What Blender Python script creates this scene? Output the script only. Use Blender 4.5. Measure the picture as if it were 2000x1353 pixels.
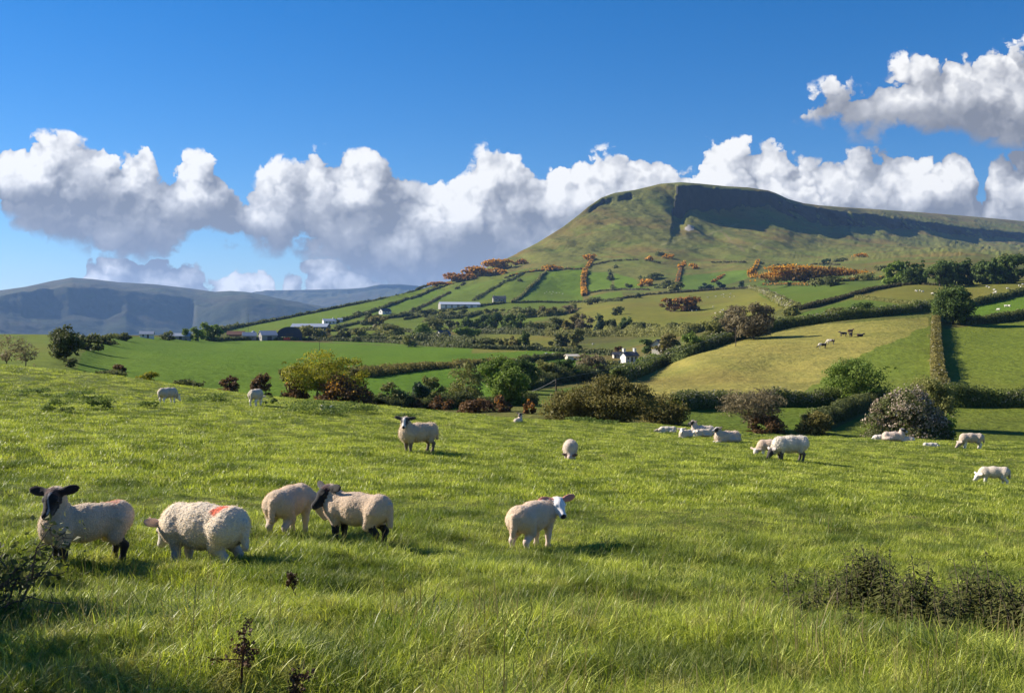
import bpy, bmesh, math, random
import numpy as np
from mathutils import Vector, Matrix

for o in list(bpy.data.objects):
    bpy.data.objects.remove(o)
scene = bpy.context.scene
COL = scene.collection
rng = np.random.default_rng(7)
random.seed(7)

# ------------------------------------------------------------------ camera
EYE = np.array([0.0, 0.0, 1.7])
LENS, SENSOR = 35.0, 36.0
F = 2000 * LENS / SENSOR                 # focal length in photograph pixels
PITCH = math.atan(36.5 / F)              # tilted slightly down
cam_data = bpy.data.cameras.new('camera')
cam_data.lens, cam_data.sensor_width, cam_data.sensor_fit = LENS, SENSOR, 'HORIZONTAL'
cam_data.clip_start, cam_data.clip_end = 0.05, 60000
cam = bpy.data.objects.new('camera', cam_data)
cam.location = EYE
cam.rotation_euler = (math.pi / 2 - PITCH, 0, 0)
COL.objects.link(cam)
scene.camera = cam
scene.render.resolution_x, scene.render.resolution_y = 1024, 692
scene.cycles.use_denoising = True
scene.cycles.max_bounces = 6
scene.cycles.diffuse_bounces = 3
scene.cycles.transmission_bounces = 4
scene.cycles.transparent_max_bounces = 8
scene.cycles.volume_bounces = 1
scene.view_settings.view_transform = 'Standard'
scene.view_settings.look = 'None'
scene.view_settings.gamma = 1
scene.view_settings.exposure = 1.0

# ------------------------------------------------------------------ sun and sky
SUN_EL = math.radians(31)
SUN_H = np.array([-0.92, 0.33]); SUN_H /= np.linalg.norm(SUN_H)      # where the sun stands, in plan
TO_SUN = Vector((SUN_H[0] * math.cos(SUN_EL), SUN_H[1] * math.cos(SUN_EL), math.sin(SUN_EL)))
sun_data = bpy.data.lights.new('sun', 'SUN')
sun_data.energy, sun_data.angle, sun_data.color = 5.0, math.radians(0.5), (1.0, 0.91, 0.78)
sun = bpy.data.objects.new('sun', sun_data)
sun.rotation_euler = TO_SUN.to_track_quat('Z', 'Y').to_euler()
sun.location = (-40, 10, 60)
COL.objects.link(sun)

world = bpy.data.worlds.new('World')
scene.world = world
world.use_nodes = True


class G:
    """A small helper that writes node trees."""
    def __init__(self, tree):
        self.t = tree

    def n(self, kind, **kw):
        nd = self.t.nodes.new(kind)
        for k, v in kw.items():
            setattr(nd, k, v)
        return nd

    def put(self, sock, v):
        if isinstance(v, bpy.types.NodeSocket):
            self.t.links.new(v, sock)
        elif v is not None:
            sock.default_value = v

    def m(self, op, a, b=None, c=None, clamp=False):
        nd = self.n('ShaderNodeMath', operation=op, use_clamp=clamp)
        for i, v in enumerate((a, b, c)):
            self.put(nd.inputs[i], v)
        return nd.outputs[0]

    def vm(self, op, a, b=None, scale=None):
        nd = self.n('ShaderNodeVectorMath', operation=op)
        self.put(nd.inputs[0], a)
        if b is not None:
            self.put(nd.inputs[1], b)
        if scale is not None:
            self.put(nd.inputs['Scale'], scale)
        return nd.outputs[0]

    def xyz(self, x, y, z=0.0):
        nd = self.n('ShaderNodeCombineXYZ')
        for i, v in enumerate((x, y, z)):
            self.put(nd.inputs[i], v)
        return nd.outputs[0]

    def sep(self, v):
        nd = self.n('ShaderNodeSeparateXYZ')
        self.put(nd.inputs[0], v)
        return nd.outputs

    def step(self, x, lo, hi, a=0.0, b=1.0, smooth=True):
        nd = self.n('ShaderNodeMapRange', interpolation_type='SMOOTHSTEP' if smooth else 'LINEAR')
        for i, v in enumerate((x, lo, hi, a, b)):
            self.put(nd.inputs[i], v)
        return nd.outputs[0]

    def mix(self, f, a, b, blend='MIX'):
        nd = self.n('ShaderNodeMix', data_type='RGBA', blend_type=blend)
        self.put(nd.inputs[0], f)
        for i, v in ((6, a), (7, b)):
            self.put(nd.inputs[i], (*v, 1) if isinstance(v, tuple) and len(v) == 3 else v)
        return nd.outputs[2]

    def noise(self, vec, scale, detail=4, rough=0.55, dims='3D', w=None, out=0, dist=0.0):
        nd = self.n('ShaderNodeTexNoise', noise_dimensions=dims)
        self.put(nd.inputs['Vector'], vec)
        nd.inputs['Scale'].default_value = scale
        nd.inputs['Detail'].default_value = detail
        nd.inputs['Roughness'].default_value = rough
        nd.inputs['Distortion'].default_value = dist
        return nd.outputs[out]

    def ramp(self, f, stops):
        nd = self.n('ShaderNodeValToRGB')
        self.put(nd.inputs[0], f)
        el = nd.color_ramp.elements
        while len(el) < len(stops):
            el.new(0.5)
        for e, (p, c) in zip(el, stops):
            e.position, e.color = p, (*c, 1)
        return nd.outputs[0]

    def curve(self, x, pts, x0, x1, y0, y1):
        """piecewise curve through pts (x, y); x0..x1 and y0..y1 are the ranges it lives in"""
        t = self.m('DIVIDE', self.m('SUBTRACT', x, x0), x1 - x0, clamp=True)
        nd = self.n('ShaderNodeFloatCurve')
        c = nd.mapping.curves[0]
        q = [((px - x0) / (x1 - x0), (py - y0) / (y1 - y0)) for px, py in pts]
        c.points[0].location, c.points[1].location = q[0], q[-1]
        for p in q[1:-1]:
            c.points.new(*p)
        for p in c.points:
            p.handle_type = 'AUTO'
        nd.mapping.update()
        self.put(nd.inputs['Value'], t)
        return self.m('MULTIPLY_ADD', nd.outputs[0], y1 - y0, y0)


# The clouds live in the sky itself: bearing U = x/y and height V = z/y of a direction, in thousandths of a turn of the lens
def cl(pts):
    return [((px - 1000) / 1000, (640 - py) / 1000) for px, py in pts]

BANKS = {   # top edge, bottom edge of each bank of cloud: (bearing, height) pairs
    'main': (cl([(-500, 300), (-250, 250), (-100, 285), (0, 268), (50, 262), (100, 274), (180, 288), (250, 295), (290, 302), (312, 345),
                 (338, 345), (350, 306), (400, 302), (430, 325), (452, 372), (478, 378), (510, 345), (570, 325), (640, 308), (700, 302),
                 (750, 318), (792, 347), (835, 340), (880, 345), (930, 320), (980, 313), (1020, 328), (1052, 352), (1085, 325),
                 (1150, 317), (1250, 311), (1350, 314), (1385, 300), (1450, 291), (1510, 289), (1560, 308), (1620, 318), (1690, 312),
                 (1750, 295), (1825, 289), (1872, 296), (1896, 332), (1903, 380), (1925, 425), (1990, 470), (2100, 430), (2300, 380), (2500, 420)]),
             cl([(-500, 420), (-200, 470), (0, 452), (80, 466), (150, 488), (210, 506), (300, 504), (400, 494), (500, 478), (560, 500), (640, 515),
                 (700, 570), (780, 590), (880, 590), (960, 570), (1010, 560), (1100, 600), (1500, 600), (1800, 540), (1900, 480), (2000, 480), (2500, 500)])),
    'low': (cl([(-500, 700), (60, 700), (160, 640), (172, 500), (215, 498), (262, 512), (282, 530), (300, 506), (330, 508), (370, 528), (402, 518),
                (430, 530), (455, 528), (500, 531), (530, 540), (546, 600), (554, 545), (580, 520), (630, 500), (690, 498),
                (740, 522), (790, 530), (860, 545), (940, 640), (2500, 700)]),
            cl([(-500, 620), (150, 600), (300, 610), (600, 625), (900, 630), (2500, 620)])),
    'high': (cl([(-500, 400), (1480, 340), (1550, 238), (1590, 186), (1640, 158), (1690, 146), (1760, 132), (1820, 138), (1850, 114), (1900, 112), (1950, 105),
                 (2000, 108), (2100, 80), (2300, 130), (2500, 110)]),
             cl([(-500, 200), (1480, 200), (1550, 230), (1600, 256), (1680, 262), (1750, 268), (1830, 262), (1900, 275), (1960, 290), (2040, 296), (2200, 270), (2500, 300)])),
    'edge': (cl([(-500, 600), (1860, 560), (1905, 450), (1930, 345), (1962, 300), (2000, 290), (2100, 290), (2500, 330)]),
             cl([(-500, 450), (1900, 470), (2000, 500), (2500, 500)])),
}
CX0, CX1, CY0, CY1 = -1.5, 1.5, -0.1, 0.6


def cloud_group(full):
    """cloud density at a bearing and height; the short form leaves out the finest curls (it only measures how much cloud stands towards the sun)"""
    g = bpy.data.node_groups.new('cloud_density', 'ShaderNodeTree')
    g.interface.new_socket('P', in_out='INPUT', socket_type='NodeSocketVector')
    g.interface.new_socket('density', in_out='OUTPUT', socket_type='NodeSocketFloat')
    g.interface.new_socket('height', in_out='OUTPUT', socket_type='NodeSocketFloat')
    b = G(g)
    gi, go = b.n('NodeGroupInput'), b.n('NodeGroupOutput')
    P = gi.outputs[0]
    big = b.vm('SUBTRACT', b.noise(P, 7.0, 2, 0.5, out=1), (0.5, 0.5, 0.5))
    fine = b.vm('SUBTRACT', b.noise(P, 26.0, 5 if full else 2, 0.6, out=1), (0.5, 0.5, 0.5))
    Q = b.vm('ADD', P, b.vm('ADD', b.vm('SCALE', big, scale=0.035), b.vm('SCALE', fine, scale=0.015)))
    u, v, _ = b.sep(Q)
    dens = hgt = None
    for name, (top, bot) in BANKS.items():
        t = b.curve(u, top, CX0, CX1, CY0, CY1)
        bo = b.curve(u, bot, CX0, CX1, CY0, CY1)
        up = b.m('SUBTRACT', t, v)
        lo = b.m('MULTIPLY', b.m('SUBTRACT', v, bo), 1.0)
        d = b.m('MINIMUM', up, lo)
        h = b.m('DIVIDE', b.m('SUBTRACT', v, bo), b.m('MAXIMUM', b.m('SUBTRACT', t, bo), 0.02), clamp=True)
        if dens is None:
            dens, hgt = d, h
        else:
            w = b.m('GREATER_THAN', d, dens)
            hgt = b.m('ADD', b.m('MULTIPLY', w, h), b.m('MULTIPLY', b.m('SUBTRACT', 1.0, w), hgt))
            dens = b.m('MAXIMUM', d, dens)
    # billows: rounded heads from cells, finer ones riding on them; they swell both the outline and the body of the cloud
    def cells(vec, scale, detail):
        vo = b.n('ShaderNodeTexVoronoi', feature='SMOOTH_F1' if scale < 8 else 'F1', voronoi_dimensions='2D')
        b.put(vo.inputs['Vector'], vec)
        vo.inputs['Scale'].default_value = scale
        vo.inputs['Detail'].default_value = detail
        vo.inputs['Roughness'].default_value = 0.5
        if scale < 8:
            vo.inputs['Smoothness'].default_value = 0.5
        d = vo.outputs['Distance']
        return b.m('SUBTRACT', 0.42, b.m('MULTIPLY', b.m('MULTIPLY', d, d), 1.15))          # domes, not cones
    curl = b.vm('ADD', Q, b.vm('SCALE', fine, scale=0.06))
    bil = b.m('ADD', b.m('MULTIPLY', cells(b.vm('MULTIPLY', Q, (1.0, 1.25, 1.0)), 7.0, 0.0), 0.075), b.m('MULTIPLY', cells(curl, 17.0, 1.5 if full else 1.0), 0.032))
    dens2 = b.m('ADD', dens, bil)
    if full:
        n5 = b.m('SUBTRACT', b.noise(P, 60.0, 4, 0.65), 0.5)
        dens2 = b.m('ADD', dens2, b.m('MULTIPLY', n5, 0.012))
    # the body: billows only, without the outline, so that every head inside the bank has its own light and shaded side
    g.interface.new_socket('body', in_out='OUTPUT', socket_type='NodeSocketFloat')
    b.put(go.inputs[2], b.m('ADD', bil, b.m('MULTIPLY', b.m('MINIMUM', dens, 0.09), 0.55)))
    b.put(go.inputs[0], dens2)
    b.put(go.inputs[1], hgt)
    return g


def build_world():
    b = G(world.node_tree)
    world.node_tree.nodes.clear()
    out, bg = b.n('ShaderNodeOutputWorld'), b.n('ShaderNodeBackground')
    sky = b.n('ShaderNodeTexSky', sky_type='NISHITA', sun_disc=False, sun_elevation=SUN_EL,
              sun_rotation=math.atan2(SUN_H[0], SUN_H[1]), altitude=60, air_density=1.0, dust_density=0.0, ozone_density=3.0)
    hs = b.n('ShaderNodeHueSaturation')
    hs.inputs['Saturation'].default_value = 1.30
    hs.inputs['Value'].default_value = SKY_GAIN
    b.put(hs.inputs['Color'], b.mix(1.0, sky.outputs[0], (0.78, 0.86, 1.05), 'MULTIPLY'))
    gen = b.n('ShaderNodeTexCoord').outputs['Generated']
    x, y, z = b.sep(gen)
    ya = b.m('MAXIMUM', b.m('ABSOLUTE', y), 0.08)
    U = b.m('MULTIPLY', b.m('DIVIDE', x, ya), F / 1000)
    V = b.m('MULTIPLY', b.m('DIVIDE', z, ya), F / 1000)
    P = b.xyz(U, V, b.m('MULTIPLY', b.m('LESS_THAN', y, 0.0), 3.0))
    full, short = cloud_group(True), cloud_group(False)
    def dens(vec, g=short):
        nd = b.n('ShaderNodeGroup', node_tree=g)
        b.put(nd.inputs[0], vec)
        return nd.outputs
    d0, h0, _b = dens(P, full)
    s0, _h, b0 = dens(P)
    d1, _h, b1 = dens(b.vm('ADD', P, (-0.022, 0.030, 0.0)))
    d2, _h, b2 = dens(b.vm('ADD', P, (-0.050, 0.066, 0.0)))
    # edges: crisp on the heads, frayed below
    soft = b.step(h0, 0.0, 0.6, 0.048, 0.013)
    alpha = b.step(d0, 0.0, soft)
    wisps = b.noise(P, 4.5, 5, 0.6)
    # sunlit where the cloud thins towards the sun, grey where more cloud stands in the way
    thick = b.m('ADD', b.m('MULTIPLY', b.m('MAXIMUM', d1, 0.0), 2.0), b.m('MULTIPLY', b.m('MAXIMUM', d2, 0.0), 4.2))
    thick = b.m('MULTIPLY', thick, b.step(V, 0.06, 0.17, 0.45, 1.0))       # the small far clouds low down are thin
    lit = b.m('POWER', 2.718, b.m('MULTIPLY', thick, -1.0))
    e1 = b.m('MULTIPLY', b.m('SUBTRACT', b0, b1), 11.0)
    e2 = b.m('MULTIPLY', b.m('SUBTRACT', b0, b2), 6.5)
    lit = b.m('ADD', b.m('MULTIPLY', lit, 0.46), b.m('ADD', e1, e2))
    lit = b.m('ADD', lit, b.m('MULTIPLY', b.m('SUBTRACT', wisps, 0.5), 1.25))
    lit = b.m('MULTIPLY', b.m('MAXIMUM', lit, 0.0), b.step(h0, 0.0, 0.85, 0.28, 0.86), clamp=True)
    shade = b.ramp(lit, [(0.0, (0.225, 0.238, 0.275)), (0.35, (0.38, 0.39, 0.42)), (0.68, (0.64, 0.645, 0.67)), (1.0, (0.95, 0.94, 0.92))])
    shade = b.mix(1.0, shade, (CLOUD_GAIN,) * 3, 'MULTIPLY')
    c = b.mix(alpha, hs.outputs[0], shade)
    b.put(bg.inputs['Color'], c)
    bg.inputs['Strength'].default_value = 0.075
    b.put(out.inputs['Surface'], bg.outputs[0])
    world.cycles.sampling_method = 'MANUAL'
    world.cycles.sample_map_resolution = 512

SKY_GAIN, CLOUD_GAIN = 0.76, 7.3
build_world()

# ------------------------------------------------------------------ helpers: projection, noise, meshes
def ray(px, py):
    """direction of the line of sight through a photograph pixel, scaled to one metre of depth"""
    px, py = np.asarray(px, float), np.asarray(py, float)
    a, b = (px - 1000) / F, (676.5 - py) / F
    dy = math.cos(PITCH) + b * math.sin(PITCH)
    dz = -math.sin(PITCH) + b * math.cos(PITCH)
    return np.stack([a / dy, np.ones_like(dy), dz / dy], -1)


def pt(px, py, Y):
    return EYE + ray(px, py) * np.asarray(Y, float)[..., None]


class TPS:
    """thin plate through scattered control points"""
    def __init__(self, pts, vals, scale=(1, 1), lam=0.0):
        self.s = np.array(scale, float)
        self.c = np.asarray(pts, float) * self.s
        n = len(self.c)
        A = np.zeros((n + 3, n + 3))
        A[:n, :n] = self.phi(self.c[:, None] - self.c[None]) + np.eye(n) * lam
        A[:n, n] = 1
        A[:n, n + 1:] = self.c
        A[n:, :n] = A[:n, n:].T
        self.w = np.linalg.solve(A, np.concatenate([np.asarray(vals, float), [0, 0, 0]]))

    @staticmethod
    def phi(d):
        r2 = (d ** 2).sum(-1)
        return 0.5 * r2 * np.log(r2 + 1e-12)

    def __call__(self, x, y):
        x, y = np.broadcast_arrays(np.asarray(x, float), np.asarray(y, float))
        q = np.stack([x.ravel(), y.ravel()], -1) * self.s
        out = np.empty(len(q))
        n = len(self.c)
        for i in range(0, len(q), 20000):
            d = q[i:i + 20000, None] - self.c[None]
            out[i:i + 20000] = self.phi(d) @ self.w[:n] + self.w[n] + q[i:i + 20000] @ self.w[n + 1:]
        return out.reshape(x.shape)


def _hash(ix, iy, iz, seed):
    h = (ix.astype(np.int64) * 374761393 + iy.astype(np.int64) * 668265263 + iz.astype(np.int64) * 2147483647 + seed * 974711) & 0xffffffff
    h = ((h ^ (h >> 13)) * 1274126177) & 0xffffffff
    h = h ^ (h >> 16)
    return (h & 0xffff) / 65535.0


def vnoise(p, seed=0):
    """value noise in 0..1 at points p (..., 3)"""
    i = np.floor(p)
    f = p - i
    f = f * f * (3 - 2 * f)
    i = i.astype(np.int64)
    r = 0
    for dx in (0, 1):
        for dy in (0, 1):
            for dz in (0, 1):
                w = (f[..., 0] if dx else 1 - f[..., 0]) * (f[..., 1] if dy else 1 - f[..., 1]) * (f[..., 2] if dz else 1 - f[..., 2])
                r = r + w * _hash(i[..., 0] + dx, i[..., 1] + dy, i[..., 2] + dz, seed)
    return r


def fbm(p, octaves=4, seed=0, gain=0.5):
    p = np.asarray(p, float)
    r, a, t = 0, 1.0, 0
    for k in range(octaves):
        r = r + a * (vnoise(p * 2 ** k + 17.3 * k, seed + k) - 0.5)
        t += a
        a *= gain
    return r / t * 2            # about -1..1


def fbm2(x, y, octaves=4, seed=0, gain=0.5):
    return fbm(np.stack([x, y, np.zeros_like(x) + 0.37], -1), octaves, seed, gain)


def smoothstep(x, a, b):
    t = np.clip((x - a) / (b - a), 0, 1)
    return t * t * (3 - 2 * t)


def make_mesh(name, verts, faces_list, smooth=True, attrs=None, mats=(), mat_index=None):
    """faces_list: list of int arrays (n, 3) or (n, 4)"""
    me = bpy.data.meshes.new(name)
    verts = np.asarray(verts, np.float32)
    me.vertices.add(len(verts))
    me.vertices.foreach_set('co', verts.ravel())
    loops = np.concatenate([np.asarray(f, np.int32).ravel() for f in faces_list])
    sizes = np.concatenate([np.full(len(f), np.asarray(f).shape[1], np.int32) for f in faces_list])
    starts = np.concatenate([[0], np.cumsum(sizes)[:-1]]).astype(np.int32)
    me.loops.add(len(loops))
    me.loops.foreach_set('vertex_index', loops)
    me.polygons.add(len(sizes))
    me.polygons.foreach_set('loop_start', starts)
    me.polygons.foreach_set('use_smooth', np.full(len(sizes), smooth, bool))
    for m in mats:
        me.materials.append(m)
    if mat_index is not None:
        me.polygons.foreach_set('material_index', np.asarray(mat_index, np.int32))
    for an, av in (attrs or {}).items():
        av = np.asarray(av, np.float32)
        if av.ndim == 1:
            at = me.attributes.new(an, 'FLOAT', 'POINT')
            at.data.foreach_set('value', av)
        else:
            at = me.attributes.new(an, 'FLOAT_COLOR', 'POINT')
            at.data.foreach_set('color', np.concatenate([av[:, :3], np.ones((len(av), 1), np.float32)], 1).ravel())
    me.update(calc_edges=True)
    return me


def obj(name, me, parent=None, loc=None, rotz=None):
    o = bpy.data.objects.new(name, me)
    COL.objects.link(o)
    if parent is not None:
        o.parent = parent
    if loc is not None:
        o.location = loc
    if rotz is not None:
        o.rotation_euler = (0, 0, rotz)
    return o


def tag(o, label=None, cat=None, group=None, kind=None):
    for k, v in (('label', label), ('category', cat), ('group', group), ('kind', kind)):
        if v:
            o[k] = v
    return o


def grid_faces(nr, nc, flip=False):
    i = np.arange(nr - 1)[:, None] * nc + np.arange(nc - 1)[None]
    f = np.stack([i, i + 1, i + nc + 1, i + nc], -1).reshape(-1, 4)
    return f[:, ::-1] if flip else f


def inside(poly, x, y):
    r = np.zeros(x.shape, bool)
    n = len(poly)
    for k in range(n):
        (x0, y0), (x1, y1) = poly[k], poly[(k + 1) % n]
        if y0 == y1:
            continue
        c = ((y0 > y) != (y1 > y)) & (x < (x1 - x0) * (y - y0) / (y1 - y0) + x0)
        r ^= c
    return r


# ------------------------------------------------------------------ materials
def new_mat(name):
    m = bpy.data.materials.new(name)
    m.use_nodes = True
    m.node_tree.nodes.clear()
    b = G(m.node_tree)
    out = b.n('ShaderNodeOutputMaterial')
    return m, b, out


def pr(b, color, rough=0.8, spec=0.2, **kw):
    nd = b.n('ShaderNodeBsdfPrincipled')
    b.put(nd.inputs['Base Color'], (*color, 1) if isinstance(color, tuple) and len(color) == 3 else color)
    b.put(nd.inputs['Roughness'], rough)
    nd.inputs['Specular IOR Level'].default_value = spec
    for k, v in kw.items():
        b.put(nd.inputs[k.replace('_', ' ')], v)
    return nd


def bump(b, h, strength, dist):
    nd = b.n('ShaderNodeBump')
    nd.inputs['Strength'].default_value = strength
    nd.inputs['Distance'].default_value = dist
    b.put(nd.inputs['Height'], h)
    return nd.outputs[0]


def attr(b, name, out='Color'):
    nd = b.n('ShaderNodeAttribute')
    nd.attribute_name = name
    return nd.outputs[out]


def terrain_mat(name, grain, fine_amp=0.5, rock=True, bump_d=0.5):
    """pasture: its own colour per field, mottled by turf at several scales, bare rock where it is steep"""
    m, b, out = new_mat(name)
    pos = b.n('ShaderNodeNewGeometry').outputs['Position']
    col = attr(b, 'field_colour')
    n1 = b.noise(pos, grain, 6, 0.62)
    n2 = b.noise(pos, grain * 0.12, 5, 0.6)
    n3 = b.noise(pos, grain * 5, 4, 0.65)
    k = b.m('ADD', b.m('ADD', b.m('MULTIPLY', b.m('SUBTRACT', n1, 0.5), fine_amp * 1.5), b.m('MULTIPLY', b.m('SUBTRACT', n2, 0.5), fine_amp)),
            b.m('MULTIPLY', b.m('SUBTRACT', n3, 0.5), fine_amp * 1.3))
    wild = attr(b, 'wild', 'Fac')
    k = b.m('MULTIPLY', k, b.m('ADD', 0.45, wild))
    c = b.mix(1.0, col, b.xyz(b.m('ADD', 1.0, b.m('MULTIPLY', k, 1.15)), b.m('ADD', 1.0, k), b.m('ADD', 1.0, b.m('MULTIPLY', k, 0.8))), 'MULTIPLY')
    # browner, drier turf in patches on the wild ground
    c = b.mix(b.m('MULTIPLY', b.step(b.noise(pos, grain * 0.05, 6, 0.65), 0.47, 0.62), b.m('MULTIPLY', wild, 0.70)), c, (0.165, 0.115, 0.036) if rock and grain > 0.1 else (0.060, 0.050, 0.028))
    c = b.mix(b.m('MULTIPLY', b.step(b.noise(pos, grain * 0.3, 5, 0.7), 0.56, 0.66), b.m('MULTIPLY', wild, 0.75)), c, (0.036, 0.050, 0.014))
    c = b.mix(b.m('MULTIPLY', b.step(b.noise(pos, grain * 0.09, 5, 0.6), 0.50, 0.60), b.m('MULTIPLY', wild, 0.45)), c, (0.115, 0.155, 0.026) if grain > 0.1 else (0.046, 0.060, 0.026))
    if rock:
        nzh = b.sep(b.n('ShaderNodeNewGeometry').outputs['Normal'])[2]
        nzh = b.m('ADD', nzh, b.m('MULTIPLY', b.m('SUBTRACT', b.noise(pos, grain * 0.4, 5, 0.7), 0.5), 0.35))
        c = b.mix(b.m('MULTIPLY', b.step(nzh, 0.76, 0.60), attr(b, 'craggy', 'Fac')), c, (0.044, 0.048, 0.024))  # steep faces coloured darker to deepen the shade on them
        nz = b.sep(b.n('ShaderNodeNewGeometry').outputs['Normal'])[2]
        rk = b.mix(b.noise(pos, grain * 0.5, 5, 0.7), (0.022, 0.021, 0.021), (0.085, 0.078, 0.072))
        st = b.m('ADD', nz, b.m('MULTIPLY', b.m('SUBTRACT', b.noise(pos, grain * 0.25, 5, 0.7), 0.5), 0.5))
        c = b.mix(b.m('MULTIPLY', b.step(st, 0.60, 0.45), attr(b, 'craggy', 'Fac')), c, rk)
    p = pr(b, c, 0.95, 0.05)
    b.put(p.inputs['Normal'], bump(b, b.m('ADD', n1, b.m('MULTIPLY', n3, 0.5)), 0.55, bump_d))
    b.put(out.inputs['Surface'], p.outputs[0])
    return m


# ------------------------------------------------------------------ the valley, its fields and the flat topped hill (one sheet)
SKY_PX = [-320, -100, 0, 100, 150, 200, 260, 300, 360, 420, 450, 520, 600, 700, 760, 820, 870, 910, 950, 1000, 1050, 1100, 1130, 1150, 1175, 1200,
          1240, 1270, 1290, 1330, 1370, 1420, 1460, 1500, 1515, 1540, 1570, 1600, 1650, 1700, 1800, 1900, 2000, 2100, 2320]
SKY_PY = [640, 648, 653, 654, 660, 658, 655, 655, 653, 649, 641, 629, 613, 592, 579, 565, 551, 539, 523, 500, 474, 443, 420, 403, 386, 377,
          371, 364, 359, 356, 359, 364, 366, 372, 377, 389, 397, 401, 405, 408, 415, 423, 432, 440, 455]


def sky_py(px):
    return np.interp(px, SKY_PX, SKY_PY)


VALLEY = [  # (px, py, depth in metres): where the land lies
    (-320, 930, 80), (0, 930, 72), (400, 930, 72), (800, 930, 75), (1200, 930, 75), (1600, 930, 76), (2000, 930, 76), (2320, 930, 78),
    (-320, 740, 88), (0, 740, 86), (0, 700, 120), (60, 675, 180), (0, 655, 260), (100, 656, 260), (-320, 660, 250), (150, 730, 98), (130, 695, 135),
    (200, 662, 290), (200, 700, 165), (300, 720, 140), (300, 690, 230), (300, 658, 430), (420, 664, 520), (600, 665, 560), (450, 740, 130), (450, 700, 235),
    (600, 760, 122), (600, 720, 205), (600, 690, 330), (750, 780, 112), (800, 800, 104), (900, 760, 150), (900, 720, 230), (900, 690, 360), (1000, 790, 112),
    (1000, 740, 195), (1000, 700, 330), (1180, 692, 400), (1228, 712, 330), (1100, 770, 142), (1200, 742, 200), (1235, 745, 190), (1200, 790, 112),
    (1240, 772, 150), (1400, 777, 148), (1560, 776, 146), (1450, 662, 275), (1350, 700, 240), (1600, 636, 300), (1800, 622, 305), (1700, 700, 205), (1500, 720, 205),
    (1830, 765, 150), (1830, 690, 215), (1950, 765, 150), (1950, 690, 215), (1950, 632, 300), (2320, 765, 150), (2320, 620, 320),
    (1400, 835, 97), (1550, 830, 100), (1700, 845, 96), (1900, 850, 97), (1600, 800, 124), (1900, 800, 124), (2320, 850, 98),
    (1600, 612, 350), (1700, 600, 365), (1860, 600, 375), (1950, 590, 400), (2000, 577, 440), (1750, 575, 470), (1640, 585, 470), (1570, 603, 400),
    (1760, 557, 580), (1880, 553, 600), (2000, 546, 610), (1500, 590, 560), (1550, 600, 450), (1650, 558, 640), (2320, 535, 640), (2320, 570, 470),
    (1420, 650, 330), (1400, 625, 520), (1330, 635, 520), (1250, 655, 500), (1100, 655, 560), (960, 672, 500), (860, 660, 600), (750, 655, 640),
    (650, 655, 660), (560, 660, 600), (1330, 600, 740), (1450, 585, 760), (1200, 600, 780), (1070, 620, 760), (900, 625, 820), (800, 635, 780), (700, 640, 780),
    (450, 652, 700), (420, 652, 640), (520, 640, 860), (600, 632, 900), (700, 615, 980), (800, 605, 1040), (900, 592, 1100), (1010, 588, 1100), (1140, 588, 1080),
    (1250, 575, 1060), (1400, 565, 1020), (1500, 560, 980), (1600, 545, 900), (1700, 540, 860), (1480, 525, 1200), (1650, 520, 1100), (1750, 505, 1200), (1900, 500, 1250),
    (2000, 515, 1000), (2320, 500, 1150),
    (450, 642, 840), (600, 614, 1080), (700, 593, 1200), (820, 566, 1380), (870, 552, 1450), (950, 525, 1560), (1000, 502, 1640), (1050, 476, 1720), (1100, 445, 1800),
    (1150, 405, 1900), (1200, 379, 1990), (1270, 366, 2040), (1330, 357, 2080),
    (900, 570, 1260), (1000, 545, 1320), (1000, 560, 1240), (1100, 540, 1340), (1100, 500, 1540), (1200, 530, 1340), (1200, 480, 1620), (1200, 420, 1830), (1200, 400, 1920),
    (1150, 450, 1730), (1270, 540, 1260), (1300, 500, 1480), (1300, 450, 1740), (1300, 410, 1920), (1320, 380, 2010), (1318, 364, 2055),
    # the shadowed escarpment: cliff top, cliff foot, slope below
    (1335, 364, 2045), (1335, 410, 1985), (1345, 440, 1830), (1345, 480, 1640),
    (1400, 368, 2100), (1400, 408, 2050), (1400, 425, 2005), (1400, 460, 1815), (1400, 500, 1540), (1400, 540, 1220),
    (1460, 371, 2190), (1460, 420, 2070), (1470, 450, 1900), (1480, 480, 1690),
    (1510, 382, 2270), (1510, 430, 2070), (1530, 460, 1870), (1520, 500, 1560),
    (1560, 402, 2370), (1560, 440, 2120), (1580, 470, 1890), (1600, 500, 1590),
    (1620, 409, 2470), (1620, 445, 2210), (1640, 475, 1930), (1660, 495, 1620),
    (1700, 420, 2620), (1700, 452, 2360), (1720, 478, 2020), (1740, 490, 1680),
    (1800, 434, 2820), (1800, 460, 2580), (1820, 480, 2200), (1840, 488, 1800),
    (1900, 446, 3020), (1900, 468, 2890), (1910, 482, 2480), (2000, 456, 3200), (2000, 475, 3070), (2010, 487, 2500), (2000, 499, 1500),
    (2320, 475, 3700), (2320, 488, 3400), (2320, 496, 2300),
    (1330, 356, 2090), (1420, 364, 2190), (1500, 372, 2330), (1560, 394, 2450), (1620, 403, 2620), (1700, 408, 2960), (1800, 415, 3300), (1900, 423, 3600), (2000, 432, 3900),
    (2320, 455, 4600),
]
vp = np.array(VALLEY, float)
depth_fit = TPS(vp[:, :2], np.log(vp[:, 2]), scale=(0.0040, 0.0115), lam=1e-5)


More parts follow.
